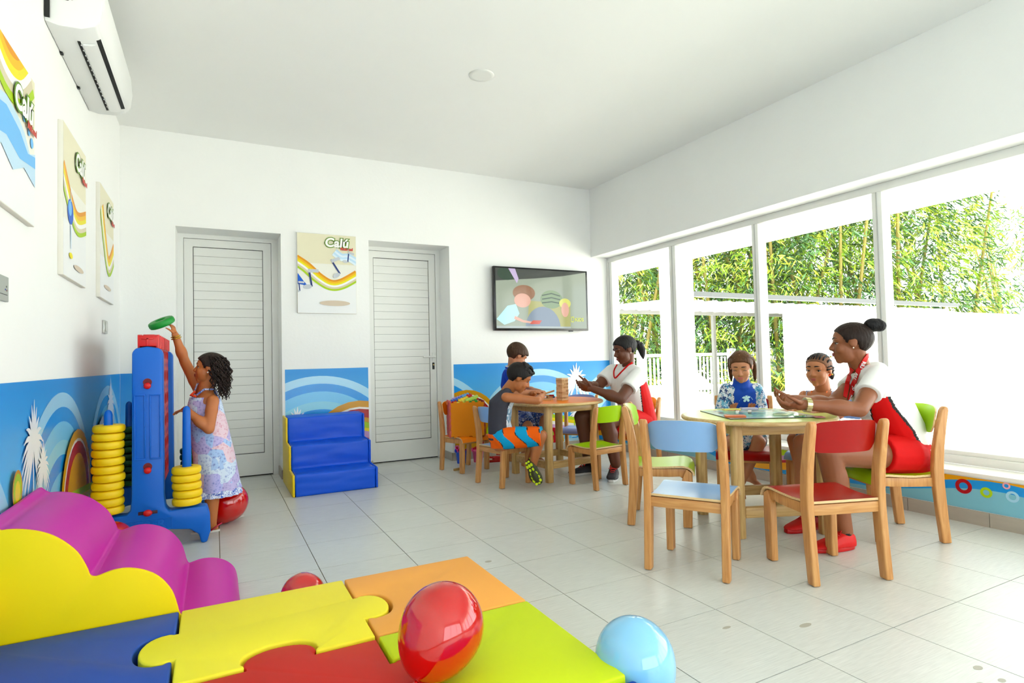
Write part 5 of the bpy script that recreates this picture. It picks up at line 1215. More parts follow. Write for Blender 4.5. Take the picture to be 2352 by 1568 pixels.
# ------------------------------------------------------------------ woman with the red lanyard (near table)
sk = skinm('woman_near', (138, 86, 60)); p = Person(JN['womanR'], 'seated woman in white and red sportswear with a red lanyard and hair bun', sk, (-.9, .35, 0), tuple(-VR*1.0+VF*.46+Vector((0, 0, -.03))), .222, face_up=(.1, 0, 1))
W = [(.175, .135), (.145, .118), (.155, .128), (.145, .080)]
p.head(); p.face(closed=.2, lip=(140, 70, 66)); p.torso(W); p.arms((.050, .040, .027)); p.legs((.092, .062, .056, .040))
for k, (d, n, th) in {'L': (-VR*.95+Vector((0, 0, -.12))+VF*.25, Vector((0, 0, 1))+VF*.5, -1), 'R': (-VR*.98+Vector((0, 0, -.02))-VF*.25, Vector((0, 0, 1))-VF*.6, 1)}.items(): p.hand('wr'+k, d, n, .165, th, (.45, .55, .4), .03, .25)
body_ = p.finish()
b = MB(); p.torso(W, b, .012, -.1, neck=False)
for k in 'LR': p.sleeve(b, 'sh'+k, 'el'+k, .060, .064, .56); b.seg(p.j['neck']-Vector((0, 0, .018)), p.j['sh'+k], .052, .056)
shirt_ = p.garment('shirt', b, [M_WSH, M_RSH, M_PIPE], .0065, 6, two_tone(p, W, (64, 98), (22, 116)))
b = MB(); S = p.torso_sections(W, .016); b.rings([ringe(S[0][0]-S[0][5]*.09, S[0][1], S[0][2], .15, .12), ringe(S[0][0]-S[0][5]*.03, S[0][1], S[0][2], .19, .15), ringe(S[0][0]+S[0][5]*.07, S[0][1], S[0][2], .180, .138)])
for k in 'LR': A_, B_ = p.j['hi'+k], p.j['kn'+k]; b.seg(A_, A_.lerp(B_, .15), .106, .104); b.seg(A_, A_.lerp(B_, .36), .106, .102, flat=True)
p.garment('shorts', b, M_RSHORT, .007, 5)
hm = hairm('dark_brown', (32, 19, 13)); p.cap(hm, .028, .31)
hb = hairm('black', (20, 18, 20)); b = MB(); c = p.H(0, -.50, .42); b.ell(c, (.18*p.hh, .20*p.hh, .17*p.hh), p.HM()); b.ell(p.H(0, -.64, .39), (.15*p.hh, .15*p.hh, .14*p.hh), p.HM()); b.ell(p.H(0, -.58, .47), (.12*p.hh, .14*p.hh, .11*p.hh), p.HM()); b.seg(p.H(0, -.38, .32), c, .11*p.hh, .10*p.hh); p.garment('hair_bun', b, hb, .005, 4)
MB().ell(p.H(-.385, -.02, -.135), .018*p.hh).build('earring', mat('pearl', (236, 232, 220), .2), p.root, 170, off=p.off); MB().ell(p.H(.385, -.02, -.135), .018*p.hh).build('earring', MATS['pearl'], p.root, 170, off=p.off)
# lanyard: flat ribbon round the neck and down the front, with lettering
M_LAN = mat('red_lanyard', (206, 18, 36), .6)
def ribbon(path, w, m, name, parent):
    b = MB(); L = []; n = len(path)
    for i, (c, o) in enumerate(path):
        o = sum((path[k][1] for k in range(max(0, i-2), min(n, i+3))), Vector()).normalized()
        d = (path[min(i+1, n-1)][0]-path[max(i-1, 0)][0]).normalized(); o = (o-d*o.dot(d)).normalized(); s_ = d.cross(o); L.append([c+s_*w/2+o*.0012, c-s_*w/2+o*.0012, c-s_*w/2-o*.003, c+s_*w/2-o*.003])
    return b.rings(L).build(name, m, parent, 60, off=p.off)
lp_ = drape(p, [(2001, 812), (1990, 818), (1980, 836), (1971, 858), (1962, 882), (1953, 904), (1948, 917)], [shirt_, body_], .006)
lan = ribbon(lp_, .026, M_LAN, 'lanyard', p.root)
lp2 = drape(p, [(1958, 846), (1952, 862), (1946, 884), (1941, 903), (1939, 912)], [shirt_, body_], .006); ribbon(lp2, .022, M_LAN, 'lanyard', p.root)
M_LW = mat('lanyard_white', (245, 245, 245), .6)
for i in (6, 12, 18, 24, 29):
    if i+1 >= len(lp_): continue
    c, o = lp_[i]; d = (lp_[i+1][0]-lp_[i-1][0]).normalized(); o = (o-d*o.dot(d)).normalized()
    text_mesh('lanyard_lettering', 'RIU', M_LW, .026, c+o*.004-o.cross(d)*.0085, d, o.cross(d), lan, p.off, .0004, .0008)
# watch
a = p.j['wrL']; d = (p.j['elL']-a).normalized(); b = MB(); b.rings([[q+d*z for q in ringe(a+d*.012, d.orthogonal().normalized(), d.cross(d.orthogonal().normalized()), .0335, .0335, 20)] for z in (-.012, .012)]); w_ = b.build('watch', mat('pale_gold_metal', (214, 206, 160), .25, metal=.8), p.root, 40, off=p.off)
for k in range(14):
    an = 2*math.pi*k/14; o = d.orthogonal().normalized(); o = o*math.cos(an)+d.cross(o)*math.sin(an); c = a+d*.012+o*.0345; M = Matrix((o, d, o.cross(d))).transposed(); b = MB().box(-.002, .002, -.0125, .0125, -.006, .006); b.v = [tuple(c+(M @ Vector(v))) for v in b.v]; b.build('watch_link', MATS['pale_gold_metal'], w_, off=p.off)
M_RSHOE = mat('red_canvas', (206, 10, 22), .6); M_RSOLE = mat('red_rubber', (190, 10, 20), .45); M_SOCK = mat('black_sock', (20, 20, 22), .8)
hl = Vector((p.j['anL'].x, p.j['anL'].y, .002))+VR*.045; shoe(p, hl, -VR*.9-VF*.18, .245, M_RSHOE, M_RSOLE, M_RSOLE, M_SOCK)
hl = Vector((p.j['anR'].x, p.j['anR'].y, .002))+VR*.03; shoe(p, hl, -VR*.8-VF*.3, .245, M_RSHOE, M_RSOLE, M_RSOLE, M_SOCK)
# ------------------------------------------------------------------ woman at the orange table
sk = skinm('woman_far', (98, 58, 42)); p = Person(JN['womanL'], 'seated woman in white and red sportswear with a ponytail at the orange table', sk, (-.95, 0, 0), tuple(-VR*.95-VF*.28+Vector((0, 0, -.30))), .235)
W = [(.185, .145), (.160, .135), (.165, .140), (.145, .085)]
p.head(1.08); p.face(closed=.7, lip=(110, 52, 50)); p.torso(W); p.arms((.058, .046, .030)); p.legs((.098, .070, .064, .044))
for k, (d, n, th) in {'L': (-VR*.9+Vector((0, 0, .15))+VF*.3, VF*.8+Vector((0, 0, .5)), -1), 'R': (-VR*.95+Vector((0, 0, -.05))-VF*.3, -VF*.8+Vector((0, 0, .4)), 1)}.items(): p.hand('wr'+k, d, n, .165, th, (.4, .5, .4), .04, .3)
body_ = p.finish()
b = MB(); p.torso(W, b, .012, -.05, neck=False)
for k in 'LR': p.sleeve(b, 'sh'+k, 'el'+k, .068, .074, .58); b.seg(p.j['neck']-Vector((0, 0, .02)), p.j['sh'+k], .060, .064)
shirt_ = p.garment('shirt', b, [M_WSH, M_RSH, M_PIPE], .007, 6, two_tone(p, W, (84, 122), (60, 150)))
S = p.torso_sections(W, .012); nk = p.j['neck']; fy = S[2][2]; sx = S[2][1]; up = S[2][5]
cp_ = drape(p, [(1418, 838), (1411, 852), (1413, 868), (1424, 858), (1437, 845), (1452, 832)], [shirt_, body_], .003, 4); MB().tube([q[0] for q in cp_], .009, 8, flat=.6).build('collar', M_RSH, p.root, 170, off=p.off)
b = MB(); S = p.torso_sections(W, .018); b.rings([ringe(S[0][0]-S[0][5]*.08, S[0][1], S[0][2], .16, .14), ringe(S[0][0]+S[0][5]*.06, S[0][1], S[0][2], .19, .15)])
for k in 'LR': A_, B_ = p.j['hi'+k], p.j['kn'+k]; b.seg(A_, A_.lerp(B_, .5), .118, .108); b.seg(A_, A_.lerp(B_, .82), .116, .098, flat=True)
p.garment('shorts', b, M_RSHORT, .008, 5)
p.cap(hb, .035, .28)
b = MB(); b.seg(p.H(0, -.40, .12), p.H(0, -.58, .08), .11*p.hh, .12*p.hh); b.tube([p.H(0, -.52, .10), p.H(.02, -.66, -.02), p.H(.03, -.70, -.22), p.H(.0, -.66, -.42), p.H(-.02, -.62, -.58)], [.10*p.hh, .15*p.hh, .15*p.hh, .10*p.hh, .02*p.hh], 12); p.garment('ponytail', b, hb, .006, 3)
MB().tube([p.H(-.35*math.cos(a), -.1+.30*math.sin(a)*.2, .13+.40*math.sin(a)) for a in [math.pi*i/12 for i in range(13)]], .022*p.hh, 8, flat=.6).build('hair_band', mat('dark_band', (30, 28, 32), .6), p.root, 170, off=p.off)
for k in (-1, 1): MB().ell(p.H(k*.385, -.02, -.13), .026*p.hh).build('earring', MATS['pearl'], p.root, 170, off=p.off)
M_BSHOE = mat('black_trainer', (44, 44, 52), .55); M_WSOLE = mat('white_sole', (226, 226, 226), .5); M_CLACE = mat('coral_lace', (226, 70, 66), .6)
hl = Vector((p.j['anL'].x, p.j['anL'].y, .002))+VF*.08; shoe(p, hl, -VF*.95-VR*.25, .25, M_BSHOE, M_WSOLE, M_CLACE, mat('coral_tongue', (220, 90, 74), .7))
hl = Vector((p.j['anR'].x, p.j['anR'].y, .002))+VR*.05; shoe(p, hl, -VR*.9-VF*.3, .25, M_BSHOE, M_WSOLE, M_CLACE)
# ------------------------------------------------------------------ girl in the blue rash top
sk = skinm('girl_blue', (196, 138, 106)); p = Person(JN['rash'], 'girl in a blue rash top with a flower print, looking down at the game', sk, (-.7, -.7, 0), tuple(-VF*.84-VR*.46+Vector((0, 0, -.40))), .205)
W = [(.105, .085), (.092, .075), (.105, .080), (.110, .055)]
p.head(1.05, .9); p.face(closed=.85, lip=(186, 104, 98), brow=(70, 48, 34)); p.torso(W); p.arms((.034, .028, .019)); p.legs((.062, .046, .040, .027))
for k, th in (('L', -1), ('R', 1)): p.hand('wr'+k, Vector((0, 0, 1))-VF*.35, -VF*.9-Vector((0, 0, .1)), .105, th, (.25, .3, .25), .09, .2)
p.foot('anL', -VF*.75-VR*.15+Vector((0, 0, -.75)), .155, up=-VF*.6+Vector((0, 0, .6))); p.foot('anR', -VF*.5+VR*.75+Vector((0, 0, -.45)), .155, up=-VF*.4+Vector((0, 0, .9)))
p.finish(.0055)
M_RB = mat('royal_rash_fabric', (16, 76, 176), .6, .3, .05, 6, bump=.12, bscale=16); M_FLO = pattern('blue_floral', [(226, 232, 240), (226, 232, 240), (110, 184, 214), (30, 60, 120), (60, 140, 190), (236, 238, 242)], 60.)
b = MB(); p.torso(W, b, .008, -.1, neck=False); b.seg(p.j['neck']-Vector((0, 0, .03)), p.j['neck']+Vector((0, 0, .022)), .062, .054)
for k in 'LR': p.sleeve(b, 'sh'+k, 'el'+k, .046, .040, 1.0); b.seg(p.j['el'+k], p.j['el'+k].lerp(p.j['wr'+k], .45), .040, .036)
S = p.torso_sections(W); sx, fy = S[2][1], S[2][2]
def fr_(c):
    v = Vector(c)-S[2][0]; lat = abs(v.dot(sx)); z = c[2]-S[3][0].z
    if (Vector(c)-p.j['neck']).length < .072 and c[2] > p.j['neck'].z-.03: return 0
    return 1 if lat > max(.034, .066-.45*max(-.02, z)) else 0
p.garment('rash_top', b, [M_RB, M_FLO], .0055, 5, fr_)
# flower print: thin petals lying on the chest
M_FW = mat('flower_print', (190, 236, 244), .6); fc = p.j['chest']+fy*.093+Vector((0, 0, .032)); b = MB()
def petal(cx, cz, a, L, w):
    n = 12; o = len(b.v); d = (math.cos(a), math.sin(a)); q = (-d[1], d[0]); pts = []
    for i in range(n):
        t = 2*math.pi*i/n; u_ = L*(.5-.5*math.cos(t)); v_ = w*math.sin(t)*(.35+.65*u_/L); x = cx+d[0]*u_+q[0]*v_; z = cz+d[1]*u_+q[1]*v_; pts.append(fc+sx*x+Vector((0, 0, z))-fy*(x*x*5.5+max(0, z)*.10))
    b.add(pts, [tuple(range(n))])
for k in range(5): petal(0, 0, math.radians(90+72*k), .030, .012)
for s_ in (-1, 1):
    petal(s_*.026, .006, math.radians(90-s_*40), .022, .007); petal(s_*.032, -.004, math.radians(90-s_*90), .022, .006); petal(s_*.040, -.008, math.radians(90-s_*140), .016, .005); petal(s_*.045, .004, math.radians(90-s_*30), .014, .005)
b.build('flower_print', M_FW, p.root, 0, off=p.off, recalc=False)
b = MB(); b.rings([ringe(S[0][0]-S[0][5]*.05, S[0][1], S[0][2], .115, .10), ringe(S[0][0]+S[0][5]*.05, S[0][1], S[0][2], .112, .092)])
for k in 'LR': A_, B_ = p.j['hi'+k], p.j['kn'+k]; b.seg(A_, A_.lerp(B_, .72), .078, .076, flat=True); b.seg(A_, A_.lerp(B_, .5), .078, .076)
b.seg((p.j['hiL']+p.j['hiR'])/2, (p.j['knL']+p.j['knR'])/2*.62+(p.j['hiL']+p.j['hiR'])/2*.38, .085, .075)
p.garment('skirt', b, M_FLO, .0065, 5)
hbrn = hairm('brown', (84, 54, 32)); p.cap(hbrn, .035, .30)
b = MB()
for k in (-1, 1):
    b.tube([p.H(k*.10, .26, .37), p.H(k*.24, .06, .38), p.H(k*.35, -.16, .20), p.H(k*.38, -.26, -.05), p.H(k*.38, -.26, -.30), p.H(k*.38, -.22, -.50), p.H(k*.37, -.18, -.64)], [.05*p.hh, .075*p.hh, .085*p.hh, .085*p.hh, .075*p.hh, .06*p.hh, .02*p.hh], 10)
p.garment('braids', b, hbrn, .0055, 2)
MB().tube([p.H(0, .33, .32), p.H(0, .15, .485), p.H(0, -.1, .535), p.H(0, -.3, .46)], .012*p.hh, 6).build('hair_parting', sk, p.root, 170, off=p.off)
# ------------------------------------------------------------------ girl with cornrows
sk = skinm('girl_braids', (190, 128, 94)); p = Person(JN['braid'], 'girl with cornrow braids and an orange strap top between the others', sk, (-.9, -.3, 0), tuple(-VR*.80-VF*.60+Vector((0, 0, -.06))), .205)
W = [(.105, .085), (.092, .075), (.105, .080), (.105, .055)]
p.head(1.08, .95); p.face(closed=.1, lip=(178, 96, 92), brow=(36, 26, 22)); p.torso(W); p.arms((.034, .028, .019)); p.legs((.062, .046, .041, .028))
for k, th in (('L', -1), ('R', 1)): p.hand('wr'+k, -VR*.9-VF*.2+Vector((0, 0, -.08)), Vector((0, 0, -1)), .11, th, (.2, .3, .2))
p.foot('anL', -VF*.6-VR*.7+Vector((0, 0, -.4)), .16); p.foot('anR', -VF*.6-VR*.7+Vector((0, 0, -.4)), .16)
p.finish(.0058)
M_PAT = pattern('blue_white_print', [(120, 130, 180), (206, 210, 230), (90, 110, 170), (226, 226, 236)], 90.)
b = MB(); S = p.torso_sections(W, .009); b.rings([ringe(S[0][0]-S[0][5]*.06, S[0][1], S[0][2], .12, .10)]+[ringe(a[0].lerp(c_[0], t), a[1], a[2], a[3], a[4]) for a, c_ in ((S[0], S[1]), (S[1], S[2])) for t in (0, .5)]+[ringe(S[2][0]+S[2][5]*.005, S[2][1], S[2][2], S[2][3], S[2][4])])
for k in 'LR': A_, B_ = p.j['hi'+k], p.j['kn'+k]; b.seg(A_, A_.lerp(B_, .8), .08, .085, flat=True)
p.garment('sundress', b, M_PAT, .0065, 5)
M_OS = mat('orange_strap', (246, 138, 84), .6); nk = p.j['neck']
for k, m, w in ((-.042, M_OS, .007), (.042, M_OS, .007), (-.070, M_PAT, .006), (.070, M_PAT, .006)):
    b = MB().tube([S[2][0]+S[2][1]*k+S[2][2]*.084, S[3][0]+S[3][1]*k*1.05+S[3][2]*.062-S[3][5]*.012, S[3][0]+S[3][1]*k*1.08+S[3][5]*.036, S[3][0]+S[3][1]*k-S[3][2]*.055], w, 8, flat=.5); b.build('strap', m, p.root, 170, off=p.off)
b = MB().tube([nk-S[3][2]*.03+Vector((0, 0, .0)), nk-S[3][1]*.05, S[3][0]-S[3][1]*.035+S[3][2]*.066, S[2][0]+S[2][2]*.092, S[3][0]+S[3][1]*.035+S[3][2]*.066, nk+S[3][1]*.05, nk-S[3][2]*.03], .0022, 6); b.build('necklace_cord', M_DARK, p.root, 170, off=p.off)
hk = hairm('near_black', (34, 28, 28)); scalp = hairm('scalp', (122, 84, 62)); p.cap(scalp, .012, .29, 'scalp_hair')
b = MB()
for i in range(9):
    x = (-.31+.62*i/8); R_ = math.sqrt(max(.02, 1-(x/.345)**2)); pts = []
    for q in range(11):
        th = math.radians(38+150*q/10); y = -.06+.45*R_*math.cos(th); z = .13+.385*R_*math.sin(th); kx = x*(1-.55*max(0, (q-5)/5)); pts.append(p.H(kx*1.02, y, z))
    b.tube(pts, [.016*p.hh]+[.033*p.hh]*9+[.02*p.hh], 8)
for k in (-1, 1):
    for z0 in (.0, -.08):
        b.tube([p.H(k*.30, .12, .10+z0), p.H(k*.36, -.05, .12+z0), p.H(k*.34, -.25, .06+z0), p.H(k*.18, -.42, -.05+z0)], .03*p.hh, 8)
b.build('cornrows', hk, p.root, 170, off=p.off)
b = MB(); b.seg(p.H(0, -.44, -.10), p.H(0, -.56, -.14), .08*p.hh, .09*p.hh); b.tube([p.H(0, -.54, -.12), p.H(0, -.70, -.14), p.H(0, -.82, -.24), p.H(0, -.88, -.38)], [.09*p.hh, .13*p.hh, .11*p.hh, .03*p.hh], 10); p.garment('ponytail', b, hk, .006, 2)
MB().lathe([(.05*p.hh, -.03*p.hh), (.13*p.hh, -.02*p.hh), (.14*p.hh, .02*p.hh), (.05*p.hh, .03*p.hh)], 14, p.H(0, -.53, -.12), M=(p.HM().to_4x4() @ Matrix.Rotation(math.pi/2, 4, 'X'))).build('hair_tie', mat('orange_hair_tie', (246, 100, 30), .7), p.root, 60, off=p.off)
for k in (-1, 1): MB().ell(p.H(k*.38, -.02, -.13), .028*p.hh).build('earring', mat('gold', (212, 170, 80), .25, metal=1.), p.root, 170, off=p.off)
for i, c_ in enumerate(((230, 210, 60), (60, 160, 200), (230, 230, 230), (90, 190, 120))):
    x = -.30+.09*i; MB().ell(p.H(x, -.20+.05*i, .40+.03*i), .028*p.hh).build('hair_bead', mat('bead_%d' % i, c_, .3), p.root, 170, off=p.off)
# ------------------------------------------------------------------ boy in the tank top
sk = skinm('boy_tank', (176, 112, 74)); p = Person(JN['tank'], 'boy in a dark grey tank top and orange shorts leaning on the table', sk, (.95, .1, 0), tuple(VR*.86+VF*.06+Vector((0, 0, -.52))), .215)
W = [(.115, .095), (.100, .080), (.112, .085), (.115, .060)]
p.head(1.02); p.face(closed=.6, lip=(160, 88, 78), brow=(26, 20, 18)); p.torso(W); p.arms((.038, .031, .022)); p.legs((.068, .050, .043, .029))
p.hand('wrR', VF*.8-VR*.25+Vector((0, 0, .0)), Vector((0, 0, -1)), .115, 1, (.35, .5, .4)); p.hand('wrL', VR*.85-VF*.3, Vector((0, 0, -1)), .115, -1, (.4, .5, .4))
p.finish(.006)
M_TK = mat('charcoal_jersey', (64, 64, 74), .8, .2, .06, 6, bump=.2, bscale=16); M_TKP = pattern('photo_print', [(90, 120, 160), (180, 206, 226), (230, 238, 244), (120, 160, 190), (60, 80, 90)], 14., kind='noise', soft=True, pos=[.25, .4, .5, .6, .75])
b = MB(); p.torso(W, b, .010, -.1, neck=False)
for k in 'LR': b.seg(p.j['chest']+(p.j['sh'+k]-p.j['chest'])*.5, p.j['neck'].lerp(p.j['sh'+k], .52)+Vector((0, 0, .008)), .055, .040)
S = p.torso_sections(W); 
def ft(c):
    v = Vector(c)-S[1][0]; fw = v.dot(S[1][2]); z = c[2]
    return 1 if fw > .062 and abs(v.dot(S[1][1])) < .085 and S[1][0].z-.07 < z < S[2][0].z+.03 else 0
p.garment('tank_top', b, [M_TK, M_TKP], .0062, 5, ft)
M_SHO = mat('orange_swim_fabric', (246, 110, 20), .7, .2, .08, 10, bump=.15, bscale=14); M_SHB = mat('aqua_swim_fabric', (40, 160, 210), .7, .2, .08, 10); M_SHK = mat('dark_print', (40, 40, 44), .7)
b = MB(); b.rings([ringe(S[0][0]-S[0][5]*.07, S[0][1], S[0][2], .12, .10), ringe(S[0][0]+S[0][5]*.045, S[0][1], S[0][2], .125, .105)])
for k in 'LR': A_, B_ = p.j['hi'+k], p.j['kn'+k]; b.seg(A_, A_.lerp(B_, .6), .086, .078); b.seg(A_, A_.lerp(B_, 1.04), .086, .074, flat=True)
def fs(c):
    v = Vector(c)-p.j['pel']; a = v.dot(VR)+.55*v.z; w_ = math.sin(a*34+1.2+.6*math.sin(v.z*40)); 
    if abs(w_) < .16 and math.sin(a*90+v.z*60) > .2: return 2
    return 1 if w_ > .1 else 0
p.garment('swim_shorts', b, [M_SHO, M_SHB, M_SHK], .0060, 4, fs)
hb2 = hairm('soft_black', (26, 22, 22)); p.cap(hb2, .055, .27, noise=.01, nape=.06)
b = MB(); rg = np.random.default_rng(9)
for i in range(70):
    th = rg.uniform(0, 6.28); ph = rg.uniform(.15, 1.15); d = Vector((math.sin(ph)*math.cos(th), math.sin(ph)*math.sin(th), math.cos(ph)))
    if d.y < -.4: continue
    c = p.H(d.x*.33, .02+d.y*.44, .16+d.z*.40); b.ell(c, rg.uniform(.05, .085)*p.hh, None, 10, 7)
p.garment('curls', b, hb2, .0055, 1)
# clog soles
M_NEON = mat('neon_yellow_rubber', (206, 226, 10), .5); M_OLV = mat('dark_olive_rubber', (58, 60, 36), .7)
def clog_shoe(p, an, d, up, L=.20):
    r, f, u = frame(d, up); a = p.j[an]; Pn = lambda x, y, z: a+f*(y-.22)*L+r*x*L+u*(z-.30)*L
    outl = []
    for i in range(24):
        q = 2*math.pi*i/24; y = .5-.5*math.cos(q); sg = 1 if q < math.pi else -1; outl.append((sg*(.17+.05*y)*math.sin(math.pi*min(.985, max(.015, y)))**.42, y))
    b = MB(); b.rings([[Pn(x*.9, y, 0) for x, y in outl], [Pn(x, y, .03) for x, y in outl], [Pn(x, y, .14) for x, y in outl], [Pn(x*.85, y, .16) for x, y in outl]]); so_ = b.build('clog', M_OLV, p.root, 40, off=p.off)
    b = MB(); b.ell(Pn(0, .66, .12), (.19*L, .34*L, .20*L), Matrix((r, f, u)).transposed()); b.build('clog_upper', M_OLV, so_, 170, off=p.off)
    for (x, y, sx_, sy_) in ((-.10, .93, .06, .05), (.02, .95, .05, .04), (.12, .88, .05, .06), (-.14, .80, .045, .06), (-.02, .82, .055, .06), (.13, .74, .05, .06), (-.13, .66, .05, .06), (0, .68, .05, .065), (.12, .58, .045, .07), (-.10, .52, .045, .06), (.01, .54, .045, .06), (-.06, .38, .045, .06), (.07, .40, .045, .07), (-.10, .22, .05, .07), (.0, .22, .045, .08), (.10, .22, .05, .07), (-.05, .07, .05, .045), (.06, .07, .05, .045)):
        b = MB(); n = 8; b.rings([[Pn(x+sx_*math.cos(2*math.pi*q/n), y+sy_*math.sin(2*math.pi*q/n), z) for q in range(n)] for z in (-.022, .01)]); b.build('tread_pad', M_NEON, so_, 40, off=p.off, bevel=.001)
clog_shoe(p, 'anR', Vector((0, 0, -.80))+VR*.45-VF*.30, VF*.75+Vector((0, 0, .35))+VR*.1); clog_shoe(p, 'anL', Vector((0, 0, -.85))+VR*.15-VF*.35, VF*.7+Vector((0, 0, .3))-VR*.3)
# ------------------------------------------------------------------ boy in the blue polo
sk = skinm('boy_polo', (192, 136, 104)); p = Person(JN['polo'], 'boy in a royal blue polo shirt behind the boy in the tank top', sk, (.7, -.7, 0), tuple(VR*.72+VF*.28+Vector((0, 0, -.50))), .22)
W = [(.115, .095), (.100, .080), (.112, .085), (.115, .060)]
p.head(); p.face(closed=.6); p.torso(W); p.arms((.037, .030, .022)); p.legs((.068, .050, .043, .029))
p.hand('wrR', VR*.7+VF*.3, Vector((0, 0, -1)), .12, 1, (.4, .5, .4)); p.hand('wrL', VR*.5-VF*.6, Vector((0, 0, -1)), .12, -1, (.4, .5, .4))
p.foot('anR', -VF*.8+VR*.3, .18); p.foot('anL', -VF*.8+VR*.3, .18); p.finish(.0068)
M_POLO = mat('royal_polo', (14, 62, 168), .75, .2, .05, 6, bump=.15, bscale=16); b = MB(); p.torso(W, b, .011, -.1, neck=False)
for k in 'LR': p.sleeve(b, 'sh'+k, 'el'+k, .054, .052, .6)
p.garment('polo_shirt', b, M_POLO, .007, 5)
nk = p.j['neck']; S = p.torso_sections(W)
for z, r_, m in ((.0, .010, M_POLO), (.012, .005, mat('white_trim', (240, 240, 240), .7)), (-.010, .004, MATS['white_trim'])):
    MB().tube([nk+S[3][1]*(.068*math.cos(a))+S[3][2]*(.066*math.sin(a))+Vector((0, 0, z-.008)) for a in [2*math.pi*i/18 for i in range(18)]], r_, 8, closed=True).build('collar', m, p.root, 170, off=p.off)
M_PSH = pattern('navy_squiggle', [(20, 60, 140), (20, 60, 140), (230, 236, 244), (20, 60, 140), (30, 90, 180)], 30., kind='noise', pos=[0., .44, .49, .525, .62])
b = MB(); b.rings([ringe(S[0][0]-S[0][5]*.07, S[0][1], S[0][2], .12, .10), ringe(S[0][0]+S[0][5]*.045, S[0][1], S[0][2], .125, .105)])
for k in 'LR': A_, B_ = p.j['hi'+k], p.j['kn'+k]; b.seg(A_, A_.lerp(B_, .98), .084, .080, flat=True); b.seg(A_, A_.lerp(B_, .6), .084, .080)
p.garment('shorts', b, M_PSH, .0068, 4)
p.cap(hairm('chestnut', (62, 42, 28)), .065, .20, noise=.012, nape=.16)
# ------------------------------------------------------------------ standing girl
sk = skinm('girl_dress', (186, 116, 74)); p = Person(JN['stand'], 'small girl with curly hair in a patterned sundress reaching up to the game', sk, (-1, -.05, 0), tuple(-VR*.90-VF*.36+Vector((0, 0, .12))), .185, face_up=(.2, 0, 1))
W = [(.088, .078), (.085, .078), (.088, .075), (.086, .052)]
p.head(1.10, .85); p.face(closed=.15, lip=(150, 74, 66), brow=(34, 24, 20)); p.torso(W); p.arms((.036, .031, .021)); p.legs((.060, .044, .040, .028))
p.hand('wrL', -VR*.92+Vector((0, 0, -.22))+VF*.1, Vector((0, 0, -1))-VR*.2, .092, -1, (.15, .2, .15), .06); p.hand('wrR', -VR*.22+Vector((0, 0, .9)), -VR*.9-Vector((0, 0, .2)), .098, 1, (.35, .5, .5), .05, .4)
for k in 'LR': p.foot('an'+k, -VR*.85-VF*.35 if k == 'L' else -VR*.6-VF*.5, .135)
p.finish(.0055, .0038, .0028)
def dress_mat():
    m = bpy.data.materials.new('patchwork_print'); m.use_nodes = True; nt = m.node_tree; N = nt.nodes; L = nt.links; b = N['Principled BSDF']
    g = N.new('ShaderNodeTexCoord'); sp = N.new('ShaderNodeSeparateXYZ'); L.new(g.outputs['Object'], sp.inputs[0])
    # coarse patches in height and around
    v = N.new('ShaderNodeTexVoronoi'); v.inputs['Scale'].default_value = 9.; v.distance = 'CHEBYCHEV'; L.new(g.outputs['Object'], v.inputs['Vector'])
    s1 = N.new('ShaderNodeSeparateColor'); L.new(v.outputs['Color'], s1.inputs[0])
    r = N.new('ShaderNodeValToRGB'); cr = r.color_ramp; cr.interpolation = 'CONSTANT'
    for i, (pp, c) in enumerate(((0, (196, 184, 230)), (.24, (170, 200, 240)), (.46, (232, 204, 216)), (.58, (180, 178, 234)), (.8, (212, 226, 246)))):
        e = cr.elements[i] if i < 2 else cr.elements.new(pp); e.position = pp; e.color = lin(c)
    L.new(s1.outputs[0], r.inputs[0])
    f = N.new('ShaderNodeTexVoronoi'); f.inputs['Scale'].default_value = 62.; f.distance = 'MANHATTAN'; L.new(g.outputs['Object'], f.inputs['Vector'])
    rr = N.new('ShaderNodeValToRGB'); rr.color_ramp.interpolation = 'CONSTANT'; rr.color_ramp.elements[0].color = (1, 1, 1, 1); rr.color_ramp.elements[1].position = .33; rr.color_ramp.elements[1].color = (0, 0, 0, 1); e = rr.color_ramp.elements.new(.52); e.color = (1, 1, 1, 1); e = rr.color_ramp.elements.new(.6); e.color = (0, 0, 0, 1)
    L.new(f.outputs['Distance'], rr.inputs[0])
    ink = N.new('ShaderNodeValToRGB'); ink.color_ramp.interpolation = 'CONSTANT'; ink.color_ramp.elements[0].color = lin((90, 84, 180)); ink.color_ramp.elements[1].position = .42; ink.color_ramp.elements[1].color = lin((204, 110, 140)); e = ink.color_ramp.elements.new(.62); e.color = lin((70, 100, 190))
    L.new(s1.outputs[0], ink.inputs[0])
    mx = N.new('ShaderNodeMix'); mx.data_type = 'RGBA'; ml = N.new('ShaderNodeMath'); ml.operation = 'MULTIPLY'; ml.inputs[1].default_value = .75; L.new(rr.outputs[0], ml.inputs[0]); L.new(ml.outputs[0], mx.inputs[0])
    L.new(r.outputs[0], mx.inputs[6]); L.new(ink.outputs[0], mx.inputs[7]); L.new(mx.outputs[2], b.inputs['Base Color']); b.inputs['Roughness'].default_value = .8
    return m
M_DR = dress_mat(); S = p.torso_sections(W); sx = Vector((0, -1, 0)); b = MB(); R = []
ax = [(p.j['chest']+Vector((0, 0, .045)), .084, .078), (p.j['chest'], .096, .088), (p.j['waist'].lerp(p.j['chest'], .5), .100, .096), (p.j['waist'], .106, .104), (p.j['pel'].lerp(p.j['waist'], .5), .112, .112), (p.j['pel'], .118, .118), (p.j['pel']-Vector((-.004, 0, .08)), .124, .124), (p.j['pel']-Vector((-.008, 0, .150)), .130, .128), (p.j['pel']-Vector((-.010, 0, .195)), .138, .134)]
n = 40
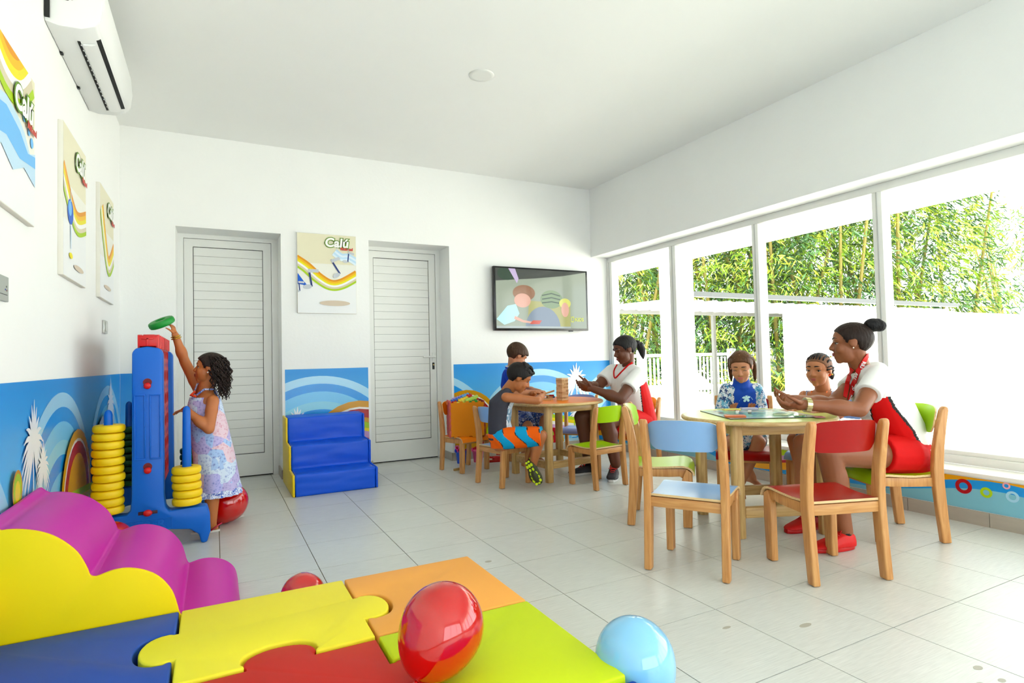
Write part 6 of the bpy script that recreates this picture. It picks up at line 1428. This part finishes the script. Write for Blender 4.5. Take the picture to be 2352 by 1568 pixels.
for i, (c, rx, ry) in enumerate(ax):
    amp = .0+.010*max(0, (i-4)/4)**1.5; R.append([c+Vector((math.cos(2*math.pi*q/n)*(rx+amp*math.sin(7*2*math.pi*q/n+i*.3)), math.sin(2*math.pi*q/n)*(ry+amp*math.sin(7*2*math.pi*q/n+1)), 0)) for q in range(n)])
b.rings(R, 0, False); R2 = [[q_+(c-q_)*.06 for q_ in ring] for ring, (c, _, _) in zip(R, ax)]; b.rings(R2[::-1], 0, False)
b.build('sundress', M_DR, p.root, 80, off=p.off, recalc=False)
M_HEM = pattern('blue_lace_hem', [(226, 232, 248), (70, 96, 190), (226, 232, 248), (110, 140, 216)], 80.)
b = MB(); c = p.j['pel']-Vector((-.010, 0, .190)); R = [[c+Vector((math.cos(2*math.pi*q/90)*(.137+k*.008+.007*k*math.sin(17*2*math.pi*q/90)), math.sin(2*math.pi*q/90)*(.133+k*.008+.007*k*math.sin(17*2*math.pi*q/90)), -.038*k)) for q in range(90)] for k in (0, .5, 1)]
b.rings(R, 0, False); b.rings([[q_+(Vector((c.x, c.y, q_.z))-q_)*.03 for q_ in r_] for r_ in R[::-1]], 0, False); b.build('hem_ruffle', M_HEM, p.root, 80, off=p.off, recalc=False)
for k in ('L', 'R'):
    sh = p.j['sh'+k].lerp(p.j['neck'], .45); MB().tube([p.j['chest']+Vector((-.07, (-.05 if k == 'L' else .05), .04)), sh+Vector((-.03, 0, .030)), sh+Vector((.03, 0, .028)), p.j['chest']+Vector((.07, (-.05 if k == 'L' else .05), .04))], .006, 8).build('strap', M_HEM, p.root, 170, off=p.off)
MB().tube([p.j['neck']+Vector((-.06, -.02, -.03)), p.j['chest']+Vector((-.076, -.02, .06)), p.j['chest']+Vector((-.05, -.07, .055))], .007, 8).build('swimsuit_strap', mat('coral_strap', (240, 90, 60), .6), p.root, 170, off=p.off)
# hair: cap with partings plus loose curls
hc = hairm('dark_curl', (40, 28, 24)); p.cap(hc, .05, .27, noise=.012)
b = MB(); rg = np.random.default_rng(4)
for i in range(230):
    a = rg.uniform(-1.3, 1.3) if i % 3 else rg.uniform(-2.0, 2.0); z0 = rg.uniform(-.08, .44)
    base = Vector((math.sin(a)*.37, -.12-math.cos(a)*.38*rg.uniform(.6, 1), z0)); L = rg.uniform(.5, 1.0)*(1.0 if base.y < -.1 else .75); rad = rg.uniform(.035, .06); tw = rg.uniform(14, 22); ph = rg.uniform(0, 6.28); out = Vector((math.sin(a)*.34, -.22-.22*rg.uniform(0, 1), 0)); pts = []
    for q in range(15):
        t = q/14; c = base+out*(t**.8)*.6+Vector((0, 0, -L*t+.10*math.sin(math.pi*t))); c += Vector((math.cos(tw*t+ph), math.sin(tw*t+ph), 0))*rad*(.3+t); pts.append(p.H(c.x, c.y, c.z))
    b.tube(pts, [.030*p.hh*(1-.65*q/14) for q in range(15)], 5)
cl = b.build('curls', hc, p.root, 170, off=p.off); cl['kind'] = 'stuff'
b = MB()
for k in range(3): b.tube([p.H(-.20-.05*k, .24-.06*k, .33-.10*k), p.H(-.30-.02*k, .10, .30-.10*k), p.H(-.36, -.08, .22-.08*k), p.H(-.32, -.3, .12)], .022*p.hh, 6)
b.build('scalp_braid', hc, p.root, 170, off=p.off)
MB().ell(p.H(-.385, -.02, -.13), .026*p.hh).build('earring', MATS['pearl'], p.root, 170, off=p.off)
for w_, dx in ((.026, .012), (.0275, .024)):
    a = p.j['wrR']; d = (p.j['elR']-a).normalized(); o = d.orthogonal().normalized(); MB().tube([a+d*dx+o*(w_*math.cos(t))+d.cross(o)*(w_*math.sin(t)) for t in [2*math.pi*i/20 for i in range(20)]], .0035, 6, closed=True).build('bracelet', mat('gold_bangle', (200, 160, 70), .25, metal=1.), p.root, 170, off=p.off)
M_SAN = mat('sandal_sole', (226, 220, 210), .6); M_SST = mat('sandal_strap', (196, 60, 80), .5)
for k in 'LR':
    d = (-VR*.85-VF*.35 if k == 'L' else -VR*.6-VF*.5).normalized(); s_ = Vector((d.y, -d.x, 0)); a = p.j['an'+k]; L = .155; h0 = Vector((a.x, a.y, 0))-d*.045
    out = [(w_*sg, y) for sg, ys_ in ((1, range(0, 9)), (-1, range(8, -1, -1))) for y, w_ in [(yy/8, .18*(.75+.35*yy/8)*math.sin(math.pi*min(.97, max(.03, yy/8)))**.4) for yy in ys_]]
    b = MB(); b.rings([[h0+d*y*L+s_*x*L+Vector((0, 0, z)) for x, y in out] for z in (0.001, .012)]); so_ = b.build('sandal', M_SAN, p.root, 40, off=p.off)
    q = lambda x, y, z: h0+d*y*L+s_*x*L+Vector((0, 0, z)); MB().tube([q(-.20, .45, .012), q(-.10, .60, .034), q(0, .82, .020), q(.10, .60, .034), q(.20, .45, .012)], .0045, 6).tube([q(-.18, .30, .014), q(-.15, .05, .040), q(0, -.06, .046), q(.15, .05, .040), q(.18, .30, .014)], .0045, 6).build('sandal_strap', M_SST, so_, 170, off=p.off)
